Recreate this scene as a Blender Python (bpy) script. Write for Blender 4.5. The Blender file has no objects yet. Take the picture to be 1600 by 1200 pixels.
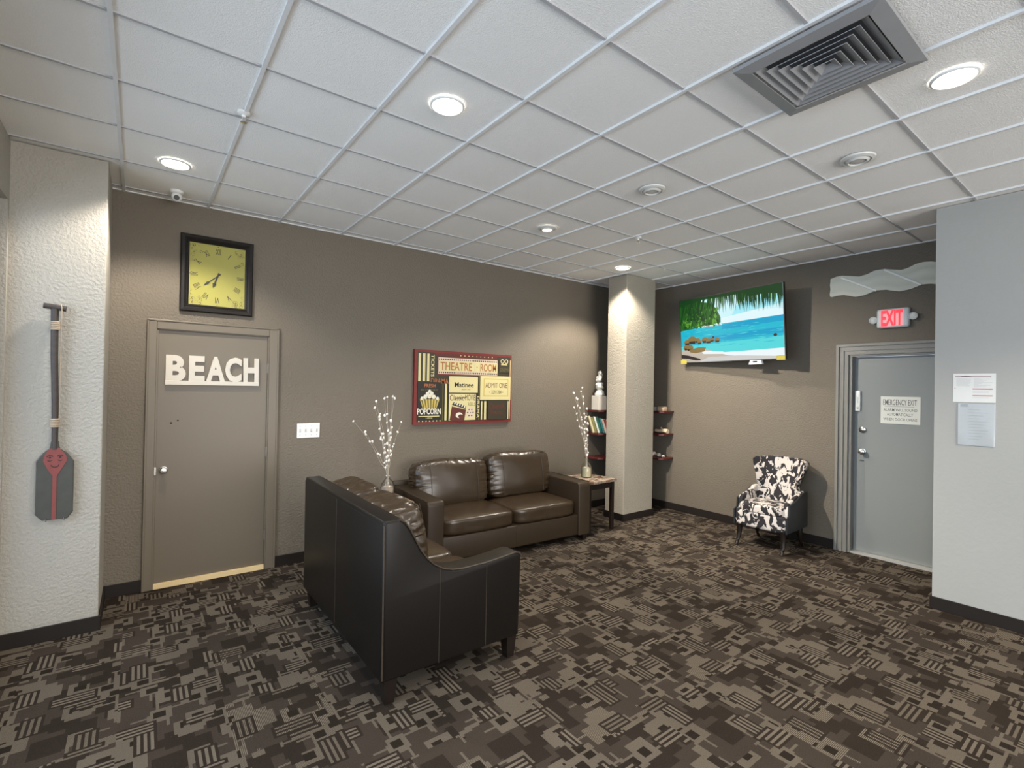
import bpy, bmesh, math, random
from mathutils import Vector, Matrix, noise

# ------------------------------------------------------------------ scene, camera, light, exposure
sc = bpy.context.scene
COL = sc.collection
PI = math.pi
CEIL, YA, XB = 3.434, 5.343, 6.564
CAMZ, FPX = 1.8266, 772.7
YAW, PITCH, ROLL = math.radians(37.0165), math.radians(0.39925), math.radians(1.04474)

cd = bpy.data.cameras.new('camera'); cam = bpy.data.objects.new('camera', cd); COL.objects.link(cam)
cd.sensor_fit = 'HORIZONTAL'; cd.sensor_width = 36; cd.lens = 36 * FPX / 1600; cd.clip_start = 0.05
F_ = Vector((math.sin(YAW) * math.cos(PITCH), math.cos(YAW) * math.cos(PITCH), math.sin(PITCH)))
R_ = Vector((math.cos(YAW), -math.sin(YAW), 0)); U_ = R_.cross(F_)
R2 = R_ * math.cos(ROLL) + U_ * math.sin(ROLL); U2 = R2.cross(F_)
cam.matrix_world = Matrix(((R2.x, U2.x, -F_.x, 0), (R2.y, U2.y, -F_.y, 0), (R2.z, U2.z, -F_.z, CAMZ), (0, 0, 0, 1)))
sc.camera = cam

sc.view_settings.view_transform = 'Standard'
sc.view_settings.look = 'None'
sc.view_settings.gamma = 1
sc.view_settings.use_curve_mapping = False
sc.view_settings.exposure = 0.16

world = bpy.data.worlds.new('world'); sc.world = world; world.use_nodes = True
bgn = world.node_tree.nodes['Background']
bgn.inputs[0].default_value = (0.75, 0.86, 1.0, 1); bgn.inputs[1].default_value = 1.2

def area(name, loc, rot, sx, sy, power, col):
    l = bpy.data.lights.new(name, 'AREA'); l.shape = 'RECTANGLE'; l.size = sx; l.size_y = sy
    l.energy = power; l.color = col
    o = bpy.data.objects.new(name, l); o.location = loc; o.rotation_euler = rot; COL.objects.link(o)
    return o
# daylight entering through the shop window on the left
area('daylight_side_window', (-1.95, -0.6, 2.3), (0, -PI/2 + 0.6, 0), 2.9, 9.6, 300, (0.62, 0.80, 1.0))
area('daylight_added_window', (2.4, -6.2, 1.65), (PI/2, 0, 0), 5.6, 2.7, 460, (1.0, 0.965, 0.92))  # daylight of an unseen window, added to brighten the ceiling evenly

# ------------------------------------------------------------------ material helpers
def lin(c):
    c = c / 255.0
    return c / 12.92 if c <= 0.04045 else ((c + 0.055) / 1.055) ** 2.4
def rgb(r, g, b): return (lin(r), lin(g), lin(b), 1)
_m = {}
def mat(name, c, rough=0.6, metal=0.0, bump=None, emit=0, mottle=None, spec=0.5, coat=0):
    """bump = (scale, strength, distance); mottle = (scale, amount)"""
    if name in _m: return _m[name]
    m = bpy.data.materials.new(name); m.use_nodes = True; nt = m.node_tree; N = nt.nodes; L = nt.links
    b = N['Principled BSDF']; col = rgb(*c)
    b.inputs['Base Color'].default_value = col; b.inputs['Roughness'].default_value = rough
    b.inputs['Metallic'].default_value = metal; b.inputs['Specular IOR Level'].default_value = spec
    b.inputs['Coat Weight'].default_value = coat
    if emit:
        b.inputs['Emission Color'].default_value = col; b.inputs['Emission Strength'].default_value = emit
    tc = N.new('ShaderNodeTexCoord')
    ms = mottle or (9.0, 0.06)
    n = N.new('ShaderNodeTexNoise'); n.inputs['Scale'].default_value = ms[0]; n.inputs['Detail'].default_value = 4
    L.new(tc.outputs['Object'], n.inputs['Vector'])
    mx = N.new('ShaderNodeMix'); mx.data_type = 'RGBA'
    lo = tuple(v * (1 - ms[1]) for v in col[:3]) + (1,); hi = tuple(min(1, v * (1 + ms[1])) for v in col[:3]) + (1,)
    mx.inputs[6].default_value = lo; mx.inputs[7].default_value = hi
    L.new(n.outputs[0], mx.inputs[0]); L.new(mx.outputs[2], b.inputs['Base Color'])
    if bump:
        n2 = N.new('ShaderNodeTexNoise'); n2.inputs['Scale'].default_value = bump[0]; n2.inputs['Detail'].default_value = 3
        L.new(tc.outputs['Object'], n2.inputs['Vector'])
        bp = N.new('ShaderNodeBump'); bp.inputs['Strength'].default_value = bump[1]; bp.inputs['Distance'].default_value = bump[2]
        L.new(n2.outputs[0], bp.inputs['Height']); L.new(bp.outputs[0], b.inputs['Normal'])
    _m[name] = m
    return m
def flat(name, c, rough=0.5, emit=0.0):
    return mat(name, c, rough, emit=emit, mottle=(20, 0.03))

WALLD = mat('grey_brown_wall_paint', (108, 99, 86), 0.62, bump=(55, 0.55, 0.012), mottle=(3, 0.05))
WALLL = mat('pale_grey_wall_paint', (162, 157, 147), 0.6, bump=(50, 0.55, 0.014), mottle=(3, 0.03))
WALLS = mat('pale_grey_smooth_paint', (160, 159, 154), 0.55, bump=(35, 0.2, 0.006), mottle=(3, 0.02))
WALLC = mat('warm_pale_column_paint', (152, 144, 130), 0.6, bump=(50, 0.55, 0.012), mottle=(3, 0.04))
TILE = mat('mineral_ceiling_tile', (244, 242, 238), 0.9, bump=(160, 0.5, 0.006), mottle=(220, 0.06))
BAR = mat('ceiling_grid_metal', (222, 222, 221), 0.45)
TRIMG = mat('grey_door_paint', (106, 96, 81), 0.42, mottle=(2, 0.04))
TRIMG2 = mat('cool_grey_door_paint', (128, 131, 129), 0.38, mottle=(1.6, 0.06))
BASEB = mat('dark_rubber_baseboard', (32, 26, 22), 0.6, spec=0.25)
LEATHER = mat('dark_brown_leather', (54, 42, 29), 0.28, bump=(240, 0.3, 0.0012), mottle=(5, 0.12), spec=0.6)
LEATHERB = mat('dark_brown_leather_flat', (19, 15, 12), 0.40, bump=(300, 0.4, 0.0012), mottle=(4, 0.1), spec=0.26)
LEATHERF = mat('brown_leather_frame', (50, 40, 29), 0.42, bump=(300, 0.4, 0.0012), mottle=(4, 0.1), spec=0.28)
THREAD = mat('seam_thread', (98, 84, 68), 0.7)
DWOOD = mat('espresso_wood', (26, 18, 13), 0.45, mottle=(14, 0.2), spec=0.3)
SHELFW = mat('red_brown_shelf_wood', (84, 30, 26), 0.4, mottle=(14, 0.25))
WHITE = mat('white_plastic', (225, 225, 222), 0.4)
WPAINT = mat('white_painted_wood', (208, 200, 187), 0.5)
CHROME = mat('brushed_chrome', (200, 198, 192), 0.2, metal=1)
STEELP = mat('painted_hinge_steel', (130, 124, 115), 0.4, metal=0.4)
BLACK = mat('black_plastic', (16, 16, 17), 0.35)
GREYM = mat('grey_register_metal', (148, 148, 149), 0.45, metal=0.1)
GREYD = mat('dark_duct_interior', (84, 84, 86), 0.7)

def glass(name, tint=(1, 1, 1, 1), fac=0.12, rough=0.03):
    m = bpy.data.materials.new(name); m.use_nodes = True; nt = m.node_tree; nt.nodes.clear()
    o = nt.nodes.new('ShaderNodeOutputMaterial'); t = nt.nodes.new('ShaderNodeBsdfTransparent'); g = nt.nodes.new('ShaderNodeBsdfGlossy')
    lw = nt.nodes.new('ShaderNodeLayerWeight'); lw.inputs[0].default_value = fac
    t.inputs[0].default_value = tint; g.inputs['Roughness'].default_value = rough
    mx = nt.nodes.new('ShaderNodeMixShader')
    nt.links.new(lw.outputs['Fresnel'], mx.inputs[0]); nt.links.new(t.outputs[0], mx.inputs[1]); nt.links.new(g.outputs[0], mx.inputs[2])
    nt.links.new(mx.outputs[0], o.inputs[0]); return m
GLASS = glass('window_glass'); BOTTLE = glass('bottle_glass', (0.93, 0.95, 0.95, 1), 0.35)
SLEEVE = glass('clear_plastic_sleeve', (0.97, 0.97, 0.97, 1), 0.25, 0.1)

def cowprint():
    m = bpy.data.materials.new('cow_print_fabric'); m.use_nodes = True; N = m.node_tree.nodes; L = m.node_tree.links
    b = N['Principled BSDF']; b.inputs['Roughness'].default_value = 0.85
    tc = N.new('ShaderNodeTexCoord'); mp = N.new('ShaderNodeMapping'); mp.inputs['Scale'].default_value = (1.15, 1.0, 0.75)
    L.new(tc.outputs['Object'], mp.inputs[0])
    n = N.new('ShaderNodeTexNoise'); n.inputs['Scale'].default_value = 13; n.inputs['Detail'].default_value = 2.5; n.inputs['Roughness'].default_value = 0.62
    n.inputs['Distortion'].default_value = 0.8
    L.new(mp.outputs[0], n.inputs['Vector'])
    r = N.new('ShaderNodeValToRGB'); r.color_ramp.elements[0].position = 0.49; r.color_ramp.elements[1].position = 0.515
    r.color_ramp.elements[0].color = rgb(196, 187, 179); r.color_ramp.elements[1].color = rgb(30, 26, 30)
    L.new(n.outputs[0], r.inputs[0]); L.new(r.outputs[0], b.inputs['Base Color']); return m
COW = cowprint()

def marble():
    m = bpy.data.materials.new('veined_stone_top'); m.use_nodes = True; N = m.node_tree.nodes; L = m.node_tree.links
    b = N['Principled BSDF']; b.inputs['Roughness'].default_value = 0.22
    tc = N.new('ShaderNodeTexCoord')
    n = N.new('ShaderNodeTexNoise'); n.inputs['Scale'].default_value = 7; n.inputs['Detail'].default_value = 6; n.inputs['Distortion'].default_value = 1.6
    L.new(tc.outputs['Object'], n.inputs['Vector'])
    r = N.new('ShaderNodeValToRGB'); e = r.color_ramp.elements
    e[0].position = 0.32; e[0].color = rgb(70, 58, 50); e[1].position = 0.68; e[1].color = rgb(178, 166, 148)
    q = e.new(0.45); q.color = rgb(120, 92, 74); q = e.new(0.54); q.color = rgb(165, 152, 136); q = e.new(0.6); q.color = rgb(110, 96, 84)
    L.new(n.outputs[0], r.inputs[0]); L.new(r.outputs[0], b.inputs['Base Color']); return m
MARBLE = marble()

def carpet(name, c, rib):
    m = bpy.data.materials.new(name); m.use_nodes = True; N = m.node_tree.nodes; L = m.node_tree.links
    b = N['Principled BSDF']; b.inputs['Roughness'].default_value = 0.95; b.inputs['Specular IOR Level'].default_value = 0.04
    g = N.new('ShaderNodeNewGeometry')
    n = N.new('ShaderNodeTexNoise'); n.inputs['Scale'].default_value = 170; n.inputs['Detail'].default_value = 2
    L.new(g.outputs['Position'], n.inputs['Vector'])
    w = N.new('ShaderNodeTexWave'); w.inputs['Scale'].default_value = 32; w.bands_direction = 'X'
    L.new(g.outputs['Position'], w.inputs['Vector'])
    n3 = N.new('ShaderNodeTexNoise'); n3.inputs['Scale'].default_value = 2.2; L.new(g.outputs['Position'], n3.inputs['Vector'])
    mm = N.new('ShaderNodeMath'); mm.operation = 'MULTIPLY_ADD'; mm.inputs[1].default_value = rib; L.new(w.outputs[1], mm.inputs[0])
    m4 = N.new('ShaderNodeMath'); m4.operation = 'MULTIPLY_ADD'; m4.inputs[1].default_value = 0.7; L.new(n.outputs[0], m4.inputs[0])
    m5 = N.new('ShaderNodeMath'); m5.operation = 'MULTIPLY_ADD'; m5.inputs[1].default_value = 0.4; m5.inputs[2].default_value = -0.2
    L.new(n3.outputs[0], m5.inputs[0]); L.new(m5.outputs[0], m4.inputs[2]); L.new(m4.outputs[0], mm.inputs[2])
    mx = N.new('ShaderNodeMix'); mx.data_type = 'RGBA'; col = rgb(*c)
    mx.inputs[6].default_value = tuple(v * 0.55 for v in col[:3]) + (1,); mx.inputs[7].default_value = tuple(v * 1.5 for v in col[:3]) + (1,)
    L.new(mm.outputs[0], mx.inputs[0]); L.new(mx.outputs[2], b.inputs['Base Color'])
    bp = N.new('ShaderNodeBump'); bp.inputs['Strength'].default_value = 0.5; bp.inputs['Distance'].default_value = 0.004
    L.new(n.outputs[0], bp.inputs['Height']); L.new(bp.outputs[0], b.inputs['Normal'])
    return m
def ribbed(name, c1, c2, d):
    m = carpet(name, c1, 0.0); N = m.node_tree.nodes; L = m.node_tree.links
    mixes = [x for x in N if x.type == 'MIX'][0]; b = N['Principled BSDF']; g = [x for x in N if x.type == 'NEW_GEOMETRY'][0]
    w = N.new('ShaderNodeTexWave'); w.inputs['Scale'].default_value = 42; w.bands_direction = d; L.new(g.outputs['Position'], w.inputs['Vector'])
    mx = N.new('ShaderNodeMix'); mx.data_type = 'RGBA'; mx.inputs[6].default_value = rgb(*c2); L.new(w.outputs[1], mx.inputs[0]); L.new(mixes.outputs[2], mx.inputs[7]); L.new(mx.outputs[2], b.inputs['Base Color'])
    return m
CARP = [carpet('carpet_dark_pile', (47, 40, 34), 0.0), carpet('carpet_middle_pile', (62, 54, 47), 0.0), carpet('carpet_light_pile', (96, 87, 76), 0.0), carpet('carpet_stripe_pile', (107, 97, 85), 0.0), carpet('carpet_deep_pile', (41, 35, 29), 0.0),
        ribbed('carpet_ribbed_pile', (122, 111, 97), (50, 43, 36), 'X'), ribbed('carpet_ribbed_pile_turned', (122, 111, 97), (50, 43, 36), 'Y')]

# ------------------------------------------------------------------ mesh helpers
def new(): return bmesh.new()
def setmi(bm, n0, mi):
    bm.faces.ensure_lookup_table()
    for f in bm.faces[n0:]: f.material_index = mi
def box(bm, lo, hi, mi=0, bev=0, seg=2):
    n0 = len(bm.faces); tmp = bmesh.new()
    bmesh.ops.create_cube(tmp, size=1)
    for v in tmp.verts:
        v.co = Vector((lo[i] + (v.co[i] + 0.5) * (hi[i] - lo[i]) for i in range(3)))
    if bev: bmesh.ops.bevel(tmp, geom=list(tmp.edges), offset=bev, segments=seg, affect='EDGES', profile=0.5)
    me = bpy.data.meshes.new('t'); tmp.to_mesh(me); tmp.free(); bm.from_mesh(me); bpy.data.meshes.remove(me)
    setmi(bm, n0, mi); return bm
def prism(bm, pts, axis, a, b, mi=0, bev=0, seg=2):
    """polygon pts (2D) extruded along axis from a to b. axis 0: (y,z); 1: (x,z); 2: (x,y)"""
    n0 = len(bm.faces); tmp = bmesh.new()
    def P(p, t):
        return {0: (t, p[0], p[1]), 1: (p[0], t, p[1]), 2: (p[0], p[1], t)}[axis]
    A = [tmp.verts.new(P(p, a)) for p in pts]; B = [tmp.verts.new(P(p, b)) for p in pts]
    fa = tmp.faces.new(A); fb = tmp.faces.new(B[::-1]); n = len(pts)
    for i in range(n): tmp.faces.new((A[i], B[i], B[(i + 1) % n], A[(i + 1) % n]))
    bmesh.ops.recalc_face_normals(tmp, faces=tmp.faces)
    if bev:
        es = [e for e in fa.edges] + [e for e in fb.edges]
        bmesh.ops.bevel(tmp, geom=list(set(es)), offset=bev, segments=seg, affect='EDGES', profile=0.5)
    me = bpy.data.meshes.new('t'); tmp.to_mesh(me); tmp.free(); bm.from_mesh(me); bpy.data.meshes.remove(me)
    setmi(bm, n0, mi); return bm
def poly(bm, pts, mi=0):
    f = bm.faces.new([bm.verts.new(p) for p in pts]); f.material_index = mi; return f
def lathe(bm, prof, c=(0, 0, 0), seg=24, mi=0, axis=2):
    """prof: list of (r, h)"""
    rings = []
    for r, h in prof:
        ring = []
        for k in range(seg):
            a = 2 * PI * k / seg
            p = [r * math.cos(a), r * math.sin(a), h]
            if axis == 1: p = [p[0], h, p[1]]
            if axis == 0: p = [h, p[0], p[1]]
            ring.append(bm.verts.new((p[0] + c[0], p[1] + c[1], p[2] + c[2])))
        rings.append(ring)
    fs = []
    for a, b in zip(rings, rings[1:]):
        for k in range(seg):
            fs.append(bm.faces.new((a[k], a[(k + 1) % seg], b[(k + 1) % seg], b[k])))
    for ring in (rings[0], rings[-1]):
        fs.append(bm.faces.new(ring))
    for f in fs: f.material_index = mi
    bmesh.ops.recalc_face_normals(bm, faces=fs)
    return bm
def tube(bm, pts, r, seg=8, mi=0, r1=None):
    pts = [Vector(p) for p in pts]; rings = []; n = len(pts)
    for i, p in enumerate(pts):
        d = (pts[min(i + 1, n - 1)] - pts[max(i - 1, 0)]).normalized()
        a = d.cross(Vector((0, 0, 1)) if abs(d.z) < 0.9 else Vector((1, 0, 0))).normalized(); b = d.cross(a)
        rr = r if r1 is None else r + (r1 - r) * i / (n - 1)
        rings.append([bm.verts.new(p + a * rr * math.cos(2 * PI * k / seg) + b * rr * math.sin(2 * PI * k / seg)) for k in range(seg)])
    fs = []
    for A, B in zip(rings, rings[1:]):
        for k in range(seg): fs.append(bm.faces.new((A[k], A[(k + 1) % seg], B[(k + 1) % seg], B[k])))
    fs.append(bm.faces.new(rings[0])); fs.append(bm.faces.new(rings[-1]))
    for f in fs: f.material_index = mi
    bmesh.ops.recalc_face_normals(bm, faces=fs); return bm
def ball(bm, c, r, sx=1, sy=1, sz=1, mi=0, u=12, v=8, rot=None):
    n0 = len(bm.faces); M = Matrix.Translation(c)
    if rot: M = M @ rot
    M = M @ Matrix.Diagonal((r * sx, r * sy, r * sz, 1))
    bmesh.ops.create_uvsphere(bm, u_segments=u, v_segments=v, radius=1, matrix=M); setmi(bm, n0, mi); return bm
def text(bm, s, x0, z0, w, h, y, depth=0.0, mi=0, rot=0, bold=0.0, ctr=False):
    """lettering in the local xz plane facing -y, fitted to the box w x h whose lower corner is x0,z0 (or centre if ctr)"""
    cu = bpy.data.curves.new('t', 'FONT'); cu.body = s; cu.extrude = 0.05 if depth else 0; cu.offset = bold; cu.resolution_u = 3
    o = bpy.data.objects.new('t', cu); COL.objects.link(o)
    dg = bpy.context.evaluated_depsgraph_get(); dg.update(); me = bpy.data.meshes.new_from_object(o.evaluated_get(dg))
    bpy.data.objects.remove(o); bpy.data.curves.remove(cu)
    xs = [v.co.x for v in me.vertices]; ys = [v.co.y for v in me.vertices]
    ax, bx, ay, by = min(xs), max(xs), min(ys), max(ys)
    for v in me.vertices:
        px = (v.co.x - ax) / (bx - ax) * w; pz = (v.co.y - ay) / (by - ay) * h
        py = y - (depth if v.co.z > 0 else 0)
        if ctr or rot:
            px -= w / 2; pz -= h / 2; c, sn = math.cos(rot), math.sin(rot)
            px, pz = px * c - pz * sn, px * sn + pz * c
        v.co = (x0 + px, py, z0 + pz)
    n0 = len(bm.faces); bm.from_mesh(me); bpy.data.meshes.remove(me); setmi(bm, n0, mi); return bm
def cushion(bm, w, d, h, c, n=5.0, res=18, crown=0.12, wr=0.006, seed=0, fr=9.0, tilt=0.0, crax=2, mi=0):
    """soft box: w,d,h sizes; crown swells axis crax; wr wrinkle depth, strongest near the edges"""
    n0 = len(bm.faces); tmp = bmesh.new()
    bmesh.ops.create_cube(tmp, size=2); bmesh.ops.subdivide_edges(tmp, edges=tmp.edges, cuts=res, use_grid_fill=True)
    hs = (w / 2, d / 2, h / 2); R = Matrix.Rotation(tilt, 3, 'X')
    for v in tmp.verts:
        p = v.co.copy(); q = sum(abs(t) ** n for t in p) ** (1 / n); p = p / q
        o1, o2 = [k for k in range(3) if k != crax]
        cr = 1 + crown * (1 - p[o1] ** 2) * (1 - p[o2] ** 2)
        p2 = Vector([p[k] * hs[k] for k in range(3)]); p2[crax] *= cr
        nr = Vector([math.copysign(abs(p[k]) ** (n - 1), p[k]) for k in range(3)]).normalized()
        edge = max(abs(p[o1]), abs(p[o2])) ** 3
        low = noise.noise(p2 * fr * 0.45 + Vector((seed * 7.3, seed * 3.1, seed)))
        ex, ez = abs(p[o1]) ** 4, abs(p[o2]) ** 4
        pk = ex * abs(noise.noise(Vector((seed * 5.1, p2[o2] * fr * 3.2, p2[crax] * 5)))) + ez * abs(noise.noise(Vector((p2[o1] * fr * 3.2, seed * 2.7, p2[crax] * 5))))
        rim = abs(p[crax]) ** 6
        v.co = R @ (p2 + nr * (low * wr * 0.55 - pk * wr * 1.5 - 0.25 * wr * abs(noise.noise(p2 * fr * 1.6 + Vector((seed, 4, 2)))) * (ex + ez)))
    for v in tmp.verts: v.co += Vector(c)
    me = bpy.data.meshes.new('t'); tmp.to_mesh(me); tmp.free(); bm.from_mesh(me); bpy.data.meshes.remove(me); setmi(bm, n0, mi); return bm

def obj(name, bm, mats, parent=None, smooth=False, label=None, kind=None, loc=None, rotz=None):
    me = bpy.data.meshes.new(name)
    if smooth:
        for f in bm.faces: f.smooth = True
    bm.to_mesh(me); bm.free()
    for m in (mats if isinstance(mats, (list, tuple)) else [mats]): me.materials.append(m)
    if smooth:
        try: me.set_sharp_from_angle(angle=math.radians(40))
        except Exception: pass
    o = bpy.data.objects.new(name, me); COL.objects.link(o)
    if parent: o.parent = parent
    if label: o['label'] = label
    if kind: o['kind'] = kind
    if loc: o.location = loc
    if rotz is not None: o.rotation_euler = (0, 0, rotz)
    return o
def tag(o, label, cat, group=None):
    o['label'] = label; o['category'] = cat
    if group: o['group'] = group
    return o
def thing(name, label, cat, loc=(0, 0, 0), rotz=0.0, group=None):
    o = bpy.data.objects.new(name, None); COL.objects.link(o); o.empty_display_size = 0.1
    o.location = loc; o.rotation_euler = (0, 0, rotz)
    return tag(o, label, cat, group)
def struct(name, bm, mats, label=None):
    o = obj(name, bm, mats, kind='structure')
    if label: o['label'] = label
    return o
def copy_tree(o, parent=None):
    c = o.copy(); COL.objects.link(c); c.parent = parent
    for ch in [x for x in bpy.data.objects if x.parent == o]: copy_tree(ch, c)
    return c

# ------------------------------------------------------------------ room shell
XL, YF = -0.72, -6.0
PY = 4.70                       # face of the left pillar
RX, RY = 5.47, 1.21             # corner of the block on the right

# floor: carpet tiles, each turned a quarter against its neighbour, pattern woven as coloured cells
def carpet_floor():
    T, n = 0.48, 34
    def pattern(rnd):
        g = [[1] * n for _ in range(n)]
        def rect(x, y, w, h, m):
            for j in range(y, y + h):
                for i in range(x, x + w): g[j % n][i % n] = m
        for _ in range(6): rect(rnd.randrange(n), rnd.randrange(n), rnd.randint(7, 12), rnd.randint(5, 9), 0)
        for _ in range(9):
            x, y, w_, h_ = rnd.randrange(n), rnd.randrange(n), rnd.randint(7, 13), rnd.randint(6, 10); rect(x, y, w_, h_, 2)
            if rnd.random() < 0.75 and w_ > 6: rect(x + 2 + rnd.randrange(max(1, w_ - 7)), y + 2, 4, 4 if h_ > 6 else 3, 4)
            if rnd.random() < 0.5: rect(x + w_, y + rnd.randrange(h_), 5, 1, 2)
            if rnd.random() < 0.5: rect(x + rnd.randrange(w_), y + h_, 1, 5, 2)
        for _ in range(3): rect(rnd.randrange(n), rnd.randrange(n), rnd.randint(4, 6), rnd.randint(4, 6), 0)
        for _ in range(2):
            x, y, l = rnd.randrange(n), rnd.randrange(n), rnd.randint(10, 14); rect(x - 1, y - 1, l + 2, 7, 0)
            for k in (0, 2, 4): rect(x, y + k, l, 1, 3)
        for _ in range(1):
            x, y, l = rnd.randrange(n), rnd.randrange(n), rnd.randint(8, 11); rect(x - 1, y - 1, 7, l + 2, 0)
            for k in (0, 2, 4): rect(x + k, y, 1, l, 3)
        return g
    rnd = random.Random(11); pats = [pattern(rnd) for _ in range(4)]
    vs, fs, ms = [], [], []; x0, y0 = XL - 0.2, YF - 0.2; cell = T / n
    ox, oy = (3.30 - x0) % T - T, (1.27 - y0) % T - T
    nx, ny = int((XB + 0.2 - x0) / T) + 2, int((YA + 0.2 - y0) / T) + 2
    for tj in range(ny):
        for ti in range(nx):
            bx, by = x0 + ox + ti * T, y0 + oy + tj * T
            p = pats[rnd.randrange(4)]; turn = (ti + tj) % 2 + 2 * rnd.randrange(2); rb = rnd.random() < 0.4
            def G(i, j):
                if turn == 0: return p[j][i]
                if turn == 1: return p[i][n - 1 - j]
                if turn == 2: return p[n - 1 - j][n - 1 - i]
                return p[n - 1 - i][j]
            for j in range(n):
                i = 0
                while i < n:
                    m = G(i, j); k = i
                    while k < n and G(k, j) == m: k += 1
                    b = len(vs); a0, a1, b0, b1 = bx + i * cell, bx + k * cell, by + j * cell, by + (j + 1) * cell
                    vs += [(a0, b0, 0), (a1, b0, 0), (a1, b1, 0), (a0, b1, 0)]; fs.append((b, b + 1, b + 2, b + 3)); ms.append((5 + turn % 2) if rb and m in (2, 3) else m); i = k
    me = bpy.data.meshes.new('floor'); me.from_pydata(vs, [], fs)
    for m in CARP: me.materials.append(m)
    me.polygons.foreach_set('material_index', ms); me.update()
    o = bpy.data.objects.new('floor', me); COL.objects.link(o); o['kind'] = 'structure'
carpet_floor()

bm = new(); box(bm, (XL - 0.3, YF - 0.3, CEIL + 0.006), (XB + 0.3, YA + 0.3, CEIL + 0.15)); struct('ceiling', bm, TILE)
bm = new()
for i in range(-1, 12):
    x = -0.131 + i * 0.608
    if XL < x < XB: box(bm, (x - 0.010, YF, CEIL - 0.008), (x + 0.010, YA, CEIL + 0.007))
for j in range(-13, 7):
    y = 1.566 + j * 0.6096
    if YF < y < YA: box(bm, (XL, y - 0.008, CEIL - 0.0015), (XB, y + 0.008, CEIL + 0.007), mi=1)
struct('ceiling_grid_trim', bm, [BAR, mat('ceiling_cross_tee_shaded', (176, 176, 178), 0.5)])  # cross tees greyer: the highlight they lack is put into the colour
# wall angle
bm = new()
for lo, hi in (((XL, YA - 0.02, CEIL - 0.004), (XB, YA, CEIL + 0.004)), ((XB - 0.02, RY, CEIL - 0.004), (XB, YA, CEIL + 0.004))): box(bm, lo, hi)
struct('trim_1', bm, BAR)

# back wall with the opening of door 1 (x 0.125..1.015, z ..2.285)
bm = new()
box(bm, (XL - 0.2, YA, 0), (0.115, YA + 0.2, CEIL)); box(bm, (1.02, YA, 0), (XB + 0.2, YA + 0.2, CEIL)); box(bm, (0.115, YA, 2.29), (1.02, YA + 0.2, CEIL))
struct('wall_back', bm, WALLD)
# right wall with the opening of door 2 (y 1.20..2.225)
bm = new()
box(bm, (XB, 2.21, 0), (XB + 0.2, YA, CEIL)); box(bm, (XB, 0.9, 2.265), (XB + 0.2, 2.21, CEIL)); box(bm, (XB, YF, 0), (XB + 0.2, 1.25, CEIL))
struct('wall_right', bm, WALLD)
bm = new(); box(bm, (RX, YF, 0), (XB, RY, CEIL)); struct('wall_right_block', bm, WALLS, 'pale grey smooth wall block beside the emergency exit door')
bm = new(); box(bm, (XL - 0.2, PY, 0), (-0.207, YA, CEIL), bev=0.008); struct('pillar', bm, WALLL, 'pale textured pillar the paddle hangs on')
bm = new(); box(bm, (5.385, 4.53, 0), (6.02, 4.87, CEIL), bev=0.008); struct('column', bm, WALLC, 'pale free-standing square column in front of the corner shelves')
# left wall with shop window y -2.4..4.36, z 0.12..3.02
bm = new()
box(bm, (XL - 0.2, 4.66, 0), (XL, PY, CEIL)); box(bm, (XL - 0.2, YF, 3.02), (XL, 4.66, CEIL)); box(bm, (XL - 0.2, YF, 0), (XL, 4.66, 0.12)); box(bm, (XL - 0.2, YF, 0.12), (XL, -5.4, 3.02))
struct('wall_left', bm, WALLL)
bm = new()
for y in (-5.4, -3.45, -1.5, 0.45, 2.4, 4.59): box(bm, (XL - 0.12, y, 0.12), (XL - 0.05, y + 0.06, 3.02))
for z in (0.12, 2.96): box(bm, (XL - 0.12, -5.4, z), (XL - 0.05, 4.65, z + 0.06))
w1 = struct('window_1', bm, mat('dark_bronze_window_frame', (48, 44, 40), 0.4, metal=0.3))
bm = new(); box(bm, (XL - 0.09, -5.38, 0.15), (XL - 0.082, 4.63, 3.0)); obj('glass', bm, GLASS, w1)
# front wall behind the camera; its wide window is unseen, added for light
bm = new()
box(bm, (XL - 0.2, YF - 0.15, 0), (-0.4, YF, CEIL)); box(bm, (5.2, YF - 0.15, 0), (XB + 0.2, YF, CEIL)); box(bm, (-0.4, YF - 0.15, 0), (5.2, YF, 0.3)); box(bm, (-0.4, YF - 0.15, 3.0), (5.2, YF, CEIL))
struct('wall_front', bm, WALLL)
bm = new()
for x in (-0.4, 1.45, 3.3, 5.14): box(bm, (x, YF - 0.1, 0.3), (x + 0.06, YF - 0.03, 3.0))
for z in (0.3, 2.94): box(bm, (-0.4, YF - 0.1, z), (5.2, YF - 0.03, z + 0.06))
w2 = struct('window_2_added', bm, _m['dark_bronze_window_frame'])
bm = new(); box(bm, (-0.38, YF - 0.07, 0.32), (5.18, YF - 0.062, 2.98)); obj('glass', bm, GLASS, w2)

# baseboards
def bb(name, segs, h=0.105):
    bm = new()
    for (a, b) in segs: box(bm, (min(a[0], b[0]), min(a[1], b[1]), 0), (max(a[0], b[0]), max(a[1], b[1]), h), bev=0.003, seg=1)
    struct(name, bm, BASEB)
t = 0.014
bb('baseboard_back', [((-0.207, YA - t), (0.055, YA)), ((1.10, YA - t), (XB, YA))])
bb('baseboard_right', [((XB - t, 2.335), (XB, YA - t))])
bb('baseboard_pillar', [((XL, PY - t), (-0.207 + t, PY)), ((-0.207, PY), (-0.207 + t, YA - t))])
bb('baseboard_right_block', [((RX - t, YF), (RX, RY + t)), ((RX, RY), (XB - 0.11, RY + t))])
bb('baseboard_column', [((5.385 - t, 4.53 - t), (6.02 + t, 4.53)), ((5.385 - t, 4.87), (6.02 + t, 4.87 + t)), ((5.385 - t, 4.53), (5.385, 4.87)), ((6.02, 4.53), (6.02 + t, 4.87))], 0.095)

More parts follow.
